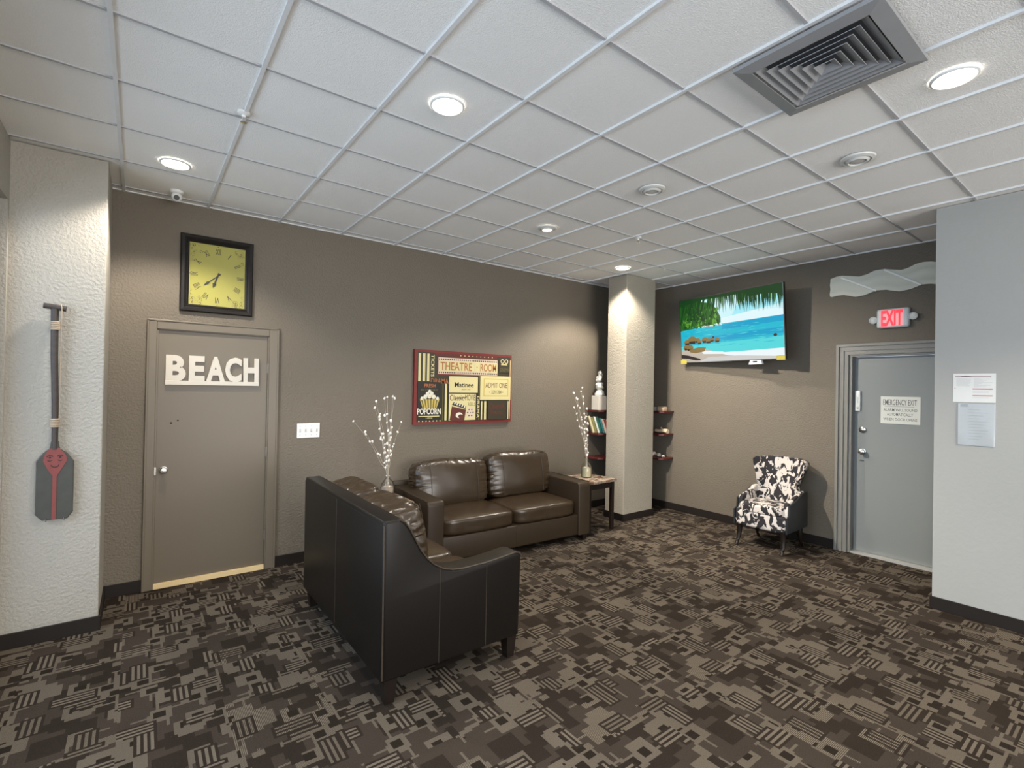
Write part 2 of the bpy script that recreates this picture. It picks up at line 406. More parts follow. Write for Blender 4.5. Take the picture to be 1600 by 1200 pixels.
# ------------------------------------------------------------------ door 1 (back wall)
def casing_prof(bm, x0, x1, z1, out, w, axis_pts):
    pass
bm = new()
box(bm, (0.130, YA + 0.012, 0.045), (1.008, YA + 0.052, 2.278), bev=0.002, seg=1)
d1 = struct('door_1', bm, TRIMG, 'grey flush door carrying the word BEACH')
bm = new()
for lo, hi in (((0.058, YA - 0.022, 0), (0.118, YA + 0.001, 2.355)), ((1.018, YA - 0.022, 0), (1.094, YA + 0.001, 2.355)), ((0.118, YA - 0.022, 2.285), (1.018, YA + 0.001, 2.355))): box(bm, lo, hi, bev=0.004)
for lo, hi in (((0.115, YA - 0.008, 0), (0.130, YA + 0.10, 2.285)), ((1.008, YA - 0.008, 0), (1.022, YA + 0.10, 2.285)), ((0.12, YA - 0.008, 2.279), (1.02, YA + 0.10, 2.292))): box(bm, lo, hi)
for lo, hi in (((0.046, YA - 0.03, 0), (0.062, YA + 0.001, 2.368)), ((1.09, YA - 0.03, 0), (1.106, YA + 0.001, 2.368)), ((0.046, YA - 0.03, 2.352), (1.106, YA + 0.001, 2.368))): box(bm, lo, hi, bev=0.004)
obj('door_frame', bm, TRIMG, d1)
bm = new(); box(bm, (0.13, YA - 0.012, 0.0), (1.008, YA + 0.06, 0.044)); obj('door_sill', bm, mat('pale_beige_strip', (228, 200, 150), 0.6), d1, label='pale beige strip under the door')  # pale beige strip along the foot of the door
bm = new(); lathe(bm, [(0.001, 0.002), (0.031, 0.0), (0.031, -0.008), (0.014, -0.012), (0.012, -0.03), (0.027, -0.042), (0.030, -0.058), (0.022, -0.070), (0.001, -0.072)], (0.185, YA + 0.012, 1.04), 24, axis=1)
obj('door_knob', bm, CHROME, d1, smooth=True, label='chrome door knob')
bm = new(); box(bm, (0.120, YA - 0.01, 1.0), (0.132, YA + 0.014, 1.07)); obj('strike_plate', bm, CHROME, d1)
for z in (1.97, 1.15, 0.33):
    bm = new(); tube(bm, [(1.012, YA - 0.008, z - 0.05), (1.012, YA - 0.008, z + 0.05)], 0.0075, 10); box(bm, (1.0, YA + 0.003, z - 0.045), (1.016, YA + 0.013, z + 0.045))
    obj('hinge', bm, STEELP, d1, smooth=True)
for x, z in ((0.235, 1.455), (0.285, 1.475)):
    bm = new(); ball(bm, (x, YA + 0.012, z), 0.008, 1, 0.5, 1); obj('screw_hole', bm, BLACK, d1)

# ------------------------------------------------------------------ door 2 (right wall): local frame x = towards camera side
def wallB(x, y, z): return (x, y, z)
bm = new(); box(bm, (XB + 0.075, 1.24, 0.025), (XB + 0.12, 2.185, 2.25), bev=0.002, seg=1)
d2 = struct('door_2', bm, TRIMG2, 'cool grey steel emergency exit door')
bm = new()
def LB(o_, i_, zo, zi, d0, d1):      # upside-down L running up the hinge side and over the door
    prism(bm, [(o_, 0), (o_, zo), (1.213, zo), (1.213, zi), (i_, zi), (i_, 0)], 0, XB - d1, XB + 0.001 - d0)
LB(2.342, 2.224, 2.392, 2.274, 0, 0.020); LB(2.346, 2.318, 2.396, 2.368, -0.001, 0.040); LB(2.292, 2.268, 2.342, 2.318, 0.01, 0.033); LB(2.246, 2.2235, 2.296, 2.2735, 0.01, 0.028)
LB(2.2236, 2.193, 2.2736, 2.256, -0.14, 0.004)
obj('door_frame', bm, mat('grey_door_casing_paint', (126, 123, 116), 0.4), d2)
bm = new(); box(bm, (XB + 0.0, 1.24, 0.0), (XB + 0.14, 2.192, 0.022)); obj('door_sill', bm, mat('aluminium_threshold', (205, 203, 196), 0.4, metal=0.5), d2, label='pale metal threshold')
X2 = XB + 0.075
bm = new(); box(bm, (X2 - 0.028, 2.125, 1.63), (X2 + 0.001, 2.178, 1.86), bev=0.006); obj('door_alarm', bm, WHITE, d2, smooth=True, label='white alarm box on the door edge')
bm = new(); ball(bm, (X2 - 0.03, 2.15, 1.665), 0.012); box(bm, (X2 - 0.031, 2.143, 1.72), (X2 - 0.027, 2.157, 1.79)); obj('alarm_button', bm, mat('pale_green_lens', (190, 205, 190), 0.3), d2, smooth=True)
bm = new(); lathe(bm, [(0.001, 0.001), (0.036, 0.0), (0.036, -0.012), (0.026, -0.018), (0.016, -0.02), (0.014, -0.028), (0.001, -0.029)], (X2, 2.105, 1.415), 20, axis=0); obj('deadbolt', bm, CHROME, d2, smooth=True, label='round chrome deadbolt')
bm = new(); lathe(bm, [(0.001, 0.001), (0.032, 0.0), (0.032, -0.01), (0.013, -0.014), (0.012, -0.035), (0.030, -0.048), (0.031, -0.062), (0.001, -0.072)], (X2, 2.10, 1.165), 20, axis=0); obj('door_knob', bm, CHROME, d2, smooth=True, label='round chrome door knob')
bm = new(); box(bm, (X2 - 0.004, 2.09, 1.055), (X2, 2.13, 1.07)); obj('key_plate', bm, CHROME, d2)

# ------------------------------------------------------------------ BEACH letters on door 1
def to_wall_A(x, z, y=YA): return (x, y, z)
t = thing('beach_sign', 'white cut-out letters spelling BEACH on the grey flush door', 'sign', (0.185, YA + 0.012, 1.795))
bm = new()
W, Hh = 0.742, 0.235
xs = [(0.0, 0.15, 'B'), (0.172, 0.122, 'E'), (0.305, 0.153, 'A'), (0.458, 0.137, 'C'), (0.61, 0.132, 'H')]
for x, w, ch in xs:
    bm2 = new(); text(bm2, ch, x, 0.032, w, Hh, 0, 0.032, bold=0.045); obj('letter', bm2, WPAINT, t)
bm = new(); box(bm, (-0.003, -0.034, 0), (W + 0.004, 0, 0.038), bev=0.002, seg=1); obj('base_bar', bm, WPAINT, t)

# ------------------------------------------------------------------ clock
def clock():
    t = thing('wall_clock', 'square dark framed clock with yellow Roman numeral face above the BEACH door', 'clock', (0.566, YA, 2.81))
    w, h, fw = 0.585, 0.70, 0.068
    bm = new()
    o = [(-w/2, -h/2), (w/2, -h/2), (w/2, h/2), (-w/2, h/2)]
    def ring(k, y): return [bm.verts.new((x * (w/2 - k) / (w/2), y, z * (h/2 - k) / (h/2))) for x, z in o]
    rs = [ring(0, 0), ring(0, -0.03), ring(0.01, -0.042), ring(0.032, -0.048), ring(0.048, -0.036), ring(0.054, -0.04), ring(fw, -0.03), ring(fw, -0.012)]
    for a, b in zip(rs, rs[1:]):
        for k in range(4): bm.faces.new((a[k], a[(k+1) % 4], b[(k+1) % 4], b[k]))
    obj('frame', bm, mat('dark_clock_frame', (30, 26, 23), 0.35), t)
    fx, fz = w/2 - fw, h/2 - fw
    cream = mat('yellow_clock_paper', (162, 156, 80), 0.18, mottle=(4, 0.12)); ink = flat('clock_ink', (48, 42, 26), 0.5); ink2 = flat('clock_faded_ink', (130, 118, 62), 0.5)
    bm = new(); box(bm, (-fx - 0.002, -0.016, -fz - 0.002), (fx + 0.002, -0.004, fz + 0.002)); rnd = random.Random(4)
    ry, rx = 0.225, 0.185
    nums = ['XII', 'I', 'II', 'III', 'IIII', 'V', 'VI', 'VII', 'VIII', 'IX', 'X', 'XI']
    for k, s in enumerate(nums):
        a = 2 * PI * k / 12
        x, z = rx * math.sin(a), ry * math.cos(a)
        text(bm, s, x, z, {'I': 0.006, 'II': 0.018, 'III': 0.029, 'IIII': 0.038, 'V': 0.028, 'VI': 0.034, 'VII': 0.043, 'VIII': 0.05, 'IX': 0.034, 'X': 0.028, 'XI': 0.034, 'XII': 0.043}[s], 0.054, -0.0166, mi=1, rot=-a, ctr=True, bold=0.008)
    # corner scrolls
    for sx in (-1, 1):
        for sz in (-1, 1):
            for k in range(16):
                cx = sx * (fx - 0.012 - rnd.random() * 0.085); cz = sz * (fz - 0.012 - rnd.random() * 0.07)
                if k > 9: cx, cz = sx * (fx - 0.012 - rnd.random() * 0.02), sz * (fz - 0.03 - rnd.random() * 0.14)
                r = 0.006 + rnd.random() * 0.010; a0 = rnd.random() * 6.28; pts = []
                for q in range(8):
                    a = a0 + q * 0.75; rr = r * (1 - q * 0.09)
                    pts.append((cx + rr * math.cos(a), cz + rr * math.sin(a) * 1.3))
                for (x1, z1), (x2, z2) in zip(pts, pts[1:]):
                    d = Vector((x2 - x1, z2 - z1)); nn = Vector((-d.y, d.x)).normalized() * 0.0014
                    poly(bm, [(x1 - nn.x, -0.0166, z1 - nn.y), (x2 - nn.x, -0.0166, z2 - nn.y), (x2 + nn.x, -0.0166, z2 + nn.y), (x1 + nn.x, -0.0166, z1 + nn.y)], 2 if k % 3 else 1)
    for k in range(4):
        a = k * PI / 2; ball(bm, (rx * 1.17 * math.sin(a), -0.0165, ry * 1.2 * math.cos(a)), 0.004, 1, 0.2, 1, mi=1)
    obj('clock_face', bm, [cream, ink, ink2], t)
    for nm, ang, ln, wd in (('minute_hand', 2 * PI * 38 / 60, 0.150, 0.006), ('hour_hand', 2 * PI * (6.63 / 12), 0.115, 0.008)):
        bm = new(); d = Vector((math.sin(ang), math.cos(ang))); n_ = Vector((d.y, -d.x)); pts = []
        for (l, s) in ((-0.03, 0.9), (0.0, 0.7), (ln * 0.62, 0.7), (ln * 0.70, 2.0), (ln, 0.1)): pts.append((l, s * wd))
        P = [d * l + n_ * s for l, s in pts] + [d * l - n_ * s for l, s in reversed(pts)]
        prism(bm, [(p.x, p.y) for p in P], 1, -0.021 if nm[0] == 'm' else -0.024, -0.019 if nm[0] == 'm' else -0.022); obj(nm, bm, flat('black_hand_paint', (25, 22, 18)), t)
clock()

# ------------------------------------------------------------------ theatre room poster
def poster():
    x0, z0, w, h = 2.567, 1.368, 1.418, 0.888
    t = thing('theatre_poster', 'red edged theatre room canvas with popcorn and ticket artwork above the long sofa', 'poster', (x0, YA - 0.001, z0))
    red = mat('poster_red_edge', (114, 33, 28), 0.5); cols = [red, flat('poster_dark', (52, 46, 30)), flat('poster_cream', (206, 193, 140)), flat('poster_pale', (206, 188, 166)),
        flat('poster_orange', (158, 92, 50)), flat('poster_black', (30, 26, 20)), flat('poster_olive', (96, 88, 44)), flat('poster_yellow', (190, 166, 84)), flat('poster_maroon', (88, 36, 26)), flat('poster_white', (216, 210, 194))]
    RED, DK, CR, PA, OR, BK, OL, YE, MA, WH = range(10)
    bm = new(); box(bm, (0, -0.04, 0), (w, 0, h)); obj('canvas', bm, red, t)
    bm = new(); ly = [-0.0405]
    def r(u0, v0, u1, v1, m):
        ly[0] -= 0.00006; y = ly[0]
        poly(bm, [(u0 * w, y, (1 - v1) * h), (u1 * w, y, (1 - v1) * h), (u1 * w, y, (1 - v0) * h), (u0 * w, y, (1 - v0) * h)], m)
    def T(s, u0, v0, u1, v1, m, bold=0.0, rot=0):
        ly[0] -= 0.0002
        if rot: text(bm, s, (u0 + u1) / 2 * w, (1 - (v0 + v1) / 2) * h, (v1 - v0) * h, (u1 - u0) * w, ly[0], 0, m, rot=rot, bold=bold, ctr=True)
        else: text(bm, s, u0 * w, (1 - v1) * h, (u1 - u0) * w, (v1 - v0) * h, ly[0], 0, m, bold=bold)
    def disc(u, v, rr, m, sz=1, n=20):
        ly[0] -= 0.00006; poly(bm, [(u * w + rr * math.cos(2*PI*k/n), ly[0], (1 - v) * h + sz * rr * math.sin(2*PI*k/n)) for k in range(n)], m)
    r(0.025, 0.03, 0.985, 0.965, DK)
    for u in (0.035, 0.075, 0.115): r(u, 0.05, u + 0.022, 0.42, CR)
    r(0.10, 0.05, 0.105, 0.42, OL)
    T('TICKETS', 0.152, 0.06, 0.182, 0.36, CR, 0.02, rot=-PI/2); r(0.135, 0.06, 0.142, 0.40, OL)
    r(0.19, 0.03, 0.83, 0.07, MA)
    for k in range(9): disc(0.44 + k * 0.042, 0.052, 0.007, CR)
    r(0.215, 0.08, 0.84, 0.33, RED)
    r(0.22, 0.09, 0.835, 0.315, PA)
    for v in (0.105, 0.285):
        for k in range(30): r(0.226 + k * 0.0204, v, 0.226 + k * 0.0204 + 0.010, v + 0.02, DK)
    for k in range(12): r(0.232 + k * 0.0505, 0.135, 0.232 + k * 0.0505 + 0.0475, 0.275, CR)
    T('THEATRE', 0.238, 0.15, 0.555, 0.262, OR, 0.01); disc(0.61, 0.205, 0.009, OR); T('ROOM', 0.645, 0.15, 0.82, 0.262, OR, 0.01)
    r(0.85, 0.06, 0.975, 0.27, DK)
    for u in (0.89, 0.935): disc(u, 0.10, 0.030, CR); disc(u, 0.10, 0.019, DK)
    r(0.875, 0.14, 0.945, 0.155, CR)
    T('CINEMA', 0.86, 0.2, 0.965, 0.25, OL)
    T('DRAMA', 0.15, 0.38, 0.32, 0.45, OR, 0.01)
    # popcorn panel
    r(0.03, 0.43, 0.245, 0.94, BK); T('FRESH', 0.09, 0.455, 0.195, 0.505, OR, 0.02); T('BUTTERY', 0.06, 0.525, 0.22, 0.55, OL)
    cup = [(0.05, 0.66), (0.235, 0.66), (0.205, 0.79), (0.08, 0.79)]
    ly[0] -= 0.0001; poly(bm, [(u * w, ly[0], (1 - v) * h) for u, v in cup[::-1]], YE)
    for k in range(6):
        a, b = 0.06 + k * 0.029, 0.086 + k * 0.021; ly[0] -= 0.00005
        poly(bm, [(a * w, ly[0], (1-0.66) * h), (b * w, ly[0], (1-0.79) * h), ((b + 0.009) * w, ly[0], (1-0.79) * h), ((a + 0.012) * w, ly[0], (1-0.66) * h)], OL)
    rnd = random.Random(3)
    for (u, v, q) in [(0.07, 0.65, .02), (0.10, 0.63, .026), (0.14, 0.62, .028), (0.18, 0.63, .026), (0.215, 0.65, .02), (0.12, 0.59, .024), (0.16, 0.585, .024), (0.14, 0.555, .02)]:
        disc(u, v, q, WH); disc(u + 0.006, v + 0.008, q * 0.35, CR)
    T('POPCORN', 0.028, 0.785, 0.25, 0.865, WH, 0.03)
    r(0.04, 0.885, 0.235, 0.895, CR); T('LARGE', 0.11, 0.905, 0.17, 0.925, CR)
    for k in range(7): disc(0.045 + k * 0.033, 0.955, 0.008, CR)
    r(0.285, 0.45, 0.305, 0.95, CR); r(0.262, 0.45, 0.27, 0.95, OL)
    # matinee and classic movie panels
    r(0.325, 0.345, 0.62, 0.57, CR); T('Matinee', 0.38, 0.425, 0.575, 0.495, BK, 0.02); T('SHOW TIME', 0.45, 0.515, 0.54, 0.535, OL)
    r(0.325, 0.585, 0.60, 0.955, CR); T('Classic', 0.333, 0.60, 0.475, 0.68, MA); T('MOVIE', 0.49, 0.595, 0.595, 0.68, BK); T('REELS', 0.52, 0.71, 0.595, 0.755, OL)
    ly[0] -= 0.0001; poly(bm, [(0.335*w, ly[0], 0.05*h), (0.48*w, ly[0], 0.02*h), (0.50*w, ly[0], 0.19*h), (0.355*w, ly[0], 0.24*h)], MA)
    ly[0] -= 0.0001; poly(bm, [(0.355*w, ly[0], 0.26*h), (0.495*w, ly[0], 0.2*h), (0.50*w, ly[0], 0.245*h), (0.375*w, ly[0], 0.30*h)], BK)
    for k in range(5):
        a = 0.385 + k * 0.022; ly[0] -= 0.00005; poly(bm, [(a*w, ly[0], (0.335 + k*.003)*h), ((a+0.012)*w, ly[0], (0.335 + k*.003)*h), ((a+0.024)*w, ly[0], (0.36 + k*.003)*h), ((a+0.012)*w, ly[0], (0.36 + k*.003)*h)], BK)
        a = 0.375 + k * 0.025; ly[0] -= 0.00005; poly(bm, [(a*w, ly[0], (0.27 - k*.012)*h), ((a+0.012)*w, ly[0], (0.265 - k*.012)*h), ((a+0.020)*w, ly[0], (0.295 - k*.012)*h), ((a+0.008)*w, ly[0], (0.30 - k*.012)*h)], WH)
    disc(0.43, 0.885, 0.05, WH, 0.7); disc(0.445, 0.90, 0.035, MA, 0.7)
    disc(0.545, 0.85, 0.062, PA, 1.1)
    for k in range(6): disc(0.545 + 0.028 * math.cos(k*PI/3), 0.85 + 0.05 * math.sin(k*PI/3), 0.0095, BK)
    disc(0.545, 0.85, 0.007, BK)
    r(0.628, 0.33, 0.642, 0.955, OL); T('DRAMA', 0.612, 0.62, 0.64, 0.93, CR, 0.01, rot=-PI/2)
    # admit one ticket
    r(0.645, 0.325, 0.985, 0.67, CR); r(0.68, 0.36, 0.96, 0.62, YE); r(0.69, 0.375, 0.95, 0.605, CR)
    T('ADMIT ONE', 0.70, 0.42, 0.945, 0.495, MA); T('\u2022 3291784 \u2022', 0.745, 0.53, 0.90, 0.585, OL, 0.01)
    r(0.655, 0.69, 0.67, 0.955, CR); r(0.69, 0.69, 0.712, 0.955, CR); r(0.73, 0.68, 0.94, 0.955, DK)
    T('CinemA', 0.745, 0.72, 0.92, 0.80, MA, 0.02); T('Pictures', 0.76, 0.82, 0.90, 0.885, MA, 0.01); r(0.955, 0.69, 0.965, 0.955, CR); r(0.973, 0.08, 0.98, 0.955, CR)
    obj('printed_artwork', bm, cols, t)
poster()

# ------------------------------------------------------------------ light switch plate
t = thing('light_switch', 'white four gang light switch plate between the BEACH door and the poster', 'light switch', (1.405, YA, 1.345))
bm = new(); box(bm, (-0.112, -0.008, -0.075), (0.112, 0, 0.075), bev=0.003); obj('switch_plate', bm, WHITE, t)
for k in range(4):
    x = -0.0825 + k * 0.055
    bm = new(); box(bm, (x - 0.008, -0.010, -0.018), (x + 0.008, -0.006, 0.018)); box(bm, (x - 0.005, -0.022, 0.0 if k % 2 else -0.012), (x + 0.005, -0.008, 0.012 if k % 2 else 0.0), bev=0.001, seg=1); obj('toggle', bm, mat('pale_grey_toggle', (190, 188, 182), 0.4), t)  # toggles slightly greyer than the plate
    for z in (-0.045, 0.045):
        bm = new(); lathe(bm, [(0.001, -0.0078), (0.004, -0.008), (0.003, -0.0095), (0.001, -0.0098)], (x, 0, z), 10, axis=1); obj('screw', bm, mat('screw_grey', (150, 150, 148), 0.4), t)

# ------------------------------------------------------------------ paddle on the pillar
def paddle():
    k = (PY) / 4.66
    t = thing('paddle', 'dark wooden paddle with red painted blade hanging on the pale pillar', 'paddle', (-0.468, PY, 0))
    Z = lambda z: 1.8266 - (1.8266 - z) * k
    wood = mat('weathered_dark_wood', (62, 54, 50), 0.55, bump=(60, 0.6, 0.004), mottle=(40, 0.35)); red = mat('faded_red_paint', (122, 54, 50), 0.5, mottle=(25, 0.15)); rope = mat('pale_twine', (178, 160, 138), 0.9, bump=(200, 0.7, 0.003))
    bm = new(); tube(bm, [(-0.066, -0.045, Z(2.328)), (-0.03, -0.045, Z(2.325)), (0.03, -0.045, Z(2.318)), (0.052, -0.045, Z(2.315))], 0.019, 12)
    obj('grip', bm, wood, t, smooth=True)
    bm = new(); tube(bm, [(-0.008, -0.045, Z(2.31)), (-0.005, -0.045, Z(2.0)), (0.004, -0.042, Z(1.7)), (0.007, -0.035, Z(1.48)), (0.007, -0.03, Z(1.34))], 0.021, 12, r1=0.017); obj('shaft', bm, wood, t, smooth=True)
    bl = [(-0.085, 0.90), (-0.085, 1.262), (-0.052, 1.318), (-0.02, 1.345), (-0.012, 1.40), (0.026, 1.40), (0.034, 1.345), (0.072, 1.315), (0.110, 1.255), (0.110, 0.90), (0.082, 0.857), (-0.05, 0.857)]
    bm = new(); prism(bm, [(x, Z(z)) for x, z in bl], 1, -0.038, -0.018, bev=0.005); obj('blade', bm, mat('dark_green_grey_wood', (58, 58, 52), 0.5, mottle=(18, 0.35)), t)
    bm = new(); y = -0.0385
    f = [(-0.018, 1.35), (-0.045, 1.30), (-0.05, 1.262), (-0.025, 1.205), (0.0, 1.16), (0.0, 0.859), (0.022, 0.859), (0.022, 1.16), (0.046, 1.205), (0.074, 1.262), (0.068, 1.30), (0.034, 1.35)]
    prism(bm, [(x, Z(z)) for x, z in f], 1, y - 0.003, y); obj('red_mask_stripe', bm, red, t, label='faded red painted mask and stripe')
    y2 = y - 0.0035
    for s in (-1, 1):
        bm = new(); c = 0.011 + s * 0.027
        tube(bm, [(c + 0.015 * math.cos(a) , y2, Z(1.292) + 0.010 * math.sin(a)) for a in [PI * q / 5 for q in range(6)]], 0.0028, 6)
        ball(bm, (c, y2, Z(1.287)), 0.006, 1, 0.4, 1)
        tube(bm, [(c - 0.012, y2, Z(1.268)), (c, y2, Z(1.262)), (c + 0.012, y2, Z(1.268))], 0.0025, 6); obj('carved_eye', bm, flat('black_carving', (28, 24, 22)), t)
    bm = new(); tube(bm, [(0.011 + 0.02 * math.cos(a), y2, Z(1.235) + 0.016 * math.sin(a)) for a in [PI + PI * q / 6 for q in range(7)]], 0.0028, 6)
    obj('carved_mouth', bm, flat('black_carving', (28, 24, 22)), t)
    for z in (2.195, 1.525):
        bm = new()
        for q in range(5): lathe(bm, [(0.022, -0.006), (0.0265, -0.003), (0.0265, 0.003), (0.022, 0.006)], (-0.004 if z > 2 else 0.006, -0.045 if z > 2 else -0.037, Z(z) - 0.024 + q * 0.012), 14)
        obj('twine_wrap', bm, rope, t, smooth=True, label='pale twine binding')
    bm = new(); tube(bm, [(0.022, -0.05, Z(2.35)), (0.030, -0.066, Z(2.32)), (0.028, -0.045, Z(2.2)), (0.026, -0.04, Z(1.9)), (0.027, -0.04, Z(1.55))], 0.0035, 6); obj('hanging_cord', bm, rope, t, smooth=True)
    for x in (-0.03, 0.065):
        bm = new(); tube(bm, [(x, 0, Z(0.85)), (x, -0.045, Z(0.85)), (x, -0.048, Z(0.868))], 0.003, 6); obj('wall_hook', bm, CHROME, t)
paddle()

# ------------------------------------------------------------------ sofas
def make_sofa(name, label, W, D, leg_h, loc, rotz, armw=0.165, az=0.0, low=False):
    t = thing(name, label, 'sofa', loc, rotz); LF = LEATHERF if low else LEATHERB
    B, Fy = D / 2, -D / 2
    prof = [(0, leg_h), (-0.012, 0.6), (-0.014, 1.03), (0.0, 1.052), (0.085, 1.052), (0.115, 1.035), (0.15, 0.985), (0.185, 0.92), (0.22, 0.855), (0.26, 0.80), (0.31, 0.752), (0.37, 0.716), (0.44, 0.695), (0.52, 0.688), (0.68, 0.69), (0.80, 0.70), (D - 0.05, 0.712), (D - 0.018, 0.704), (D - 0.002, 0.68), (D, 0.64), (D - 0.012, leg_h)]
    if low: prof = [(0, leg_h), (0, 0.55), (0.0, 0.68), (0.02, 0.70), (0.2, 0.702), (0.30, 0.700), (0.40, 0.698), (0.5, 0.697), (0.6, 0.696), (0.7, 0.695), (0.75, 0.695), (0.78, 0.695), (0.80, 0.695), (0.82, 0.695), (0.84, 0.695), (0.86, 0.695), (0.88, 0.695), (0.895, 0.694), (D - 0.022, 0.69), (D - 0.004, 0.672), (D, 0.64), (D, leg_h)]
    P = [(B - s, z + (az if 0.65 < z < 0.76 else 0)) for s, z in prof]
    bh = 0.745 if low else 1.055
    for sgn in (-1, 1):
        a, b = (W / 2 - armw, W / 2) if sgn > 0 else (-W / 2, -W / 2 + armw)
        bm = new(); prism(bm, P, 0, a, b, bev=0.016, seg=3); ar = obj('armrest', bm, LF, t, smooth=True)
        bm = new()
        for off in (0.35, 0.69):
            zt = 0.72 if off < 0.5 else 0.69
            xo = sgn * (W / 2 + 0.0005)
            tube(bm, [(xo, B - off, leg_h + 0.005), (xo, B - off, zt + az)], 0.0022, 6)
        ins = -sgn * 0.006
        tube(bm, [(sgn * (W / 2 - 0.002), p[0], p[1]) for p in P[4:19]], 0.005, 6)
        if not low: tube(bm, [(sgn * (W / 2 - 0.005), B + 0.008, 0.16), (sgn * (W / 2 - 0.005), B + 0.011, 1.03)], 0.005, 6)
        obj('seam_piping', bm, THREAD if False else mat('piping_leather', (60, 50, 40), 0.35), ar, smooth=True)
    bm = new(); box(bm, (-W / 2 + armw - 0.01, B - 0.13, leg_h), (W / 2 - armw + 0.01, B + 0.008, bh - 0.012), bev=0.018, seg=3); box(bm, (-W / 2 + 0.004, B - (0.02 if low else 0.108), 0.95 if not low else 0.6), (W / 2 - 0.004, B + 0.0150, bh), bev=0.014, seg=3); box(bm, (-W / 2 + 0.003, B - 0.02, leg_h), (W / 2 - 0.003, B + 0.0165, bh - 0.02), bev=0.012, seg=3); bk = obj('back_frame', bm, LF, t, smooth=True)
    bm = new(); tube(bm, [(0, B + 0.017, leg_h + 0.03), (0, B + 0.017, bh - 0.025)], 0.0022, 6); obj('back_seam', bm, mat('piping_leather', (60, 50, 40), 0.35), bk)
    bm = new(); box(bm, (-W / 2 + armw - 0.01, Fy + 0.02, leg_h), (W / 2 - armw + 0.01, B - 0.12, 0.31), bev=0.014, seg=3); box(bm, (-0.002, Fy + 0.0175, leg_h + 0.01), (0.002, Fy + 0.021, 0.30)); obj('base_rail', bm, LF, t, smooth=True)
    iw = W - 2 * armw; cw = iw / 2; cz0 = 0.745 if low else 0.80; cxo = 0.03 if low else -0.004
    for s in (-1, 1):
        bm = new(); cushion(bm, cw + 0.004, D - 0.25, 0.185, (s * cw / 2, (Fy + 0.012 + B - 0.24) / 2, 0.395), n=7, crown=0.22, wr=0.010, seed=s + 3 + W, fr=5); obj('seat_cushion', bm, LEATHER, t, smooth=True)
        bm = new(); cushion(bm, cw + (0.05 if low else 0.03), 0.27, 0.56, (s * (cw / 2 + cxo), B - 0.235, cz0 - (0.035 if low and s < 0 else 0)), n=5.5, crown=0.30, wr=0.019, seed=s * 2 + 9 + W, fr=9, tilt=math.radians(-9), crax=1, res=40)
        c = obj('back_cushion', bm, LEATHER, t, smooth=True)
        bm = new(); R = Matrix.Rotation(math.radians(-9), 3, 'X'); cen = Vector((s * (cw / 2 + cxo), B - 0.235, cz0 - (0.035 if low and s < 0 else 0))); hw = cw / 2
        def Q(x, y, z): return cen + R @ Vector((x, y, z))
        for sx in (-1, 1): tube(bm, [Q(sx * hw * 0.66, -0.165 + 0.02 * abs(q - 3) ** 1.2 * 0.5 / 2, -0.24 + q * 0.08) for q in range(7)], 0.0022, 6)
        tube(bm, [Q(-hw * 0.93 + hw * 1.86 * q / 12, -0.118 + (0.02 if q in (0, 12) else 0) + 0.004 * (q % 2), 0.245) for q in range(13)], 0.005, 6)
        obj('seam_piping', bm, mat('cushion_piping', (66, 54, 43), 0.35), c, smooth=True)
    for sx in (-1, 1):
        for y in (Fy + 0.06, B - 0.05):
            bm = new(); x = sx * (W / 2 - 0.055)
            for q in (0,):
                vs = []
                for z, hw2 in ((0, 0.028), (leg_h + 0.004, 0.040)):
                    vs.append([bm.verts.new((x + i * hw2, y + j * hw2, z)) for i, j in ((-1, -1), (1, -1), (1, 1), (-1, 1))])
                for k in range(4): bm.faces.new((vs[0][k], vs[0][(k+1) % 4], vs[1][(k+1) % 4], vs[1][k]))
                bm.faces.new(vs[0][::-1]); bm.faces.new(vs[1])
            obj('leg', bm, DWOOD, t)
    return t
make_sofa('loveseat', 'dark leather loveseat with its back turned to the BEACH door', 1.65, 0.975, 0.145, (1.618, 3.475, 0), PI / 2)
make_sofa('sofa', 'dark brown leather two cushion sofa against the wall under the theatre poster', 2.16, 0.95, 0.07, (3.36, 4.752, 0), math.radians(-2.4), armw=0.185, low=True)

# ------------------------------------------------------------------ end tables
def end_table(loc, rotz, label, w=0.52, d=0.55, h=0.66):
    t = thing('end_table', label, 'side table', loc, rotz, 'stone topped end tables beside the sofas')
    bm = new(); box(bm, (-w/2, -d/2, h - 0.035), (w/2, d/2, h), bev=0.006); obj('table_top', bm, MARBLE, t, smooth=True, label='veined stone top')
    bm = new(); box(bm, (-w/2 + 0.03, -d/2 + 0.03, h - 0.11), (w/2 - 0.03, d/2 - 0.03, h - 0.035)); obj('apron', bm, DWOOD, t)
    for sx in (-1, 1):
        for sy in (-1, 1):
            bm = new(); x, y = sx * (w/2 - 0.045), sy * (d/2 - 0.045); box(bm, (x - 0.023, y - 0.023, 0), (x + 0.023, y + 0.023, h - 0.035), bev=0.003); obj('leg', bm, DWOOD, t)
    return t
end_table((4.745, 4.60, 0), math.radians(1), 'stone topped end table between the sofa and the square column')
end_table((1.99, 4.88, 0), 0, 'stone topped end table in the corner behind the loveseat', 0.5, 0.62)

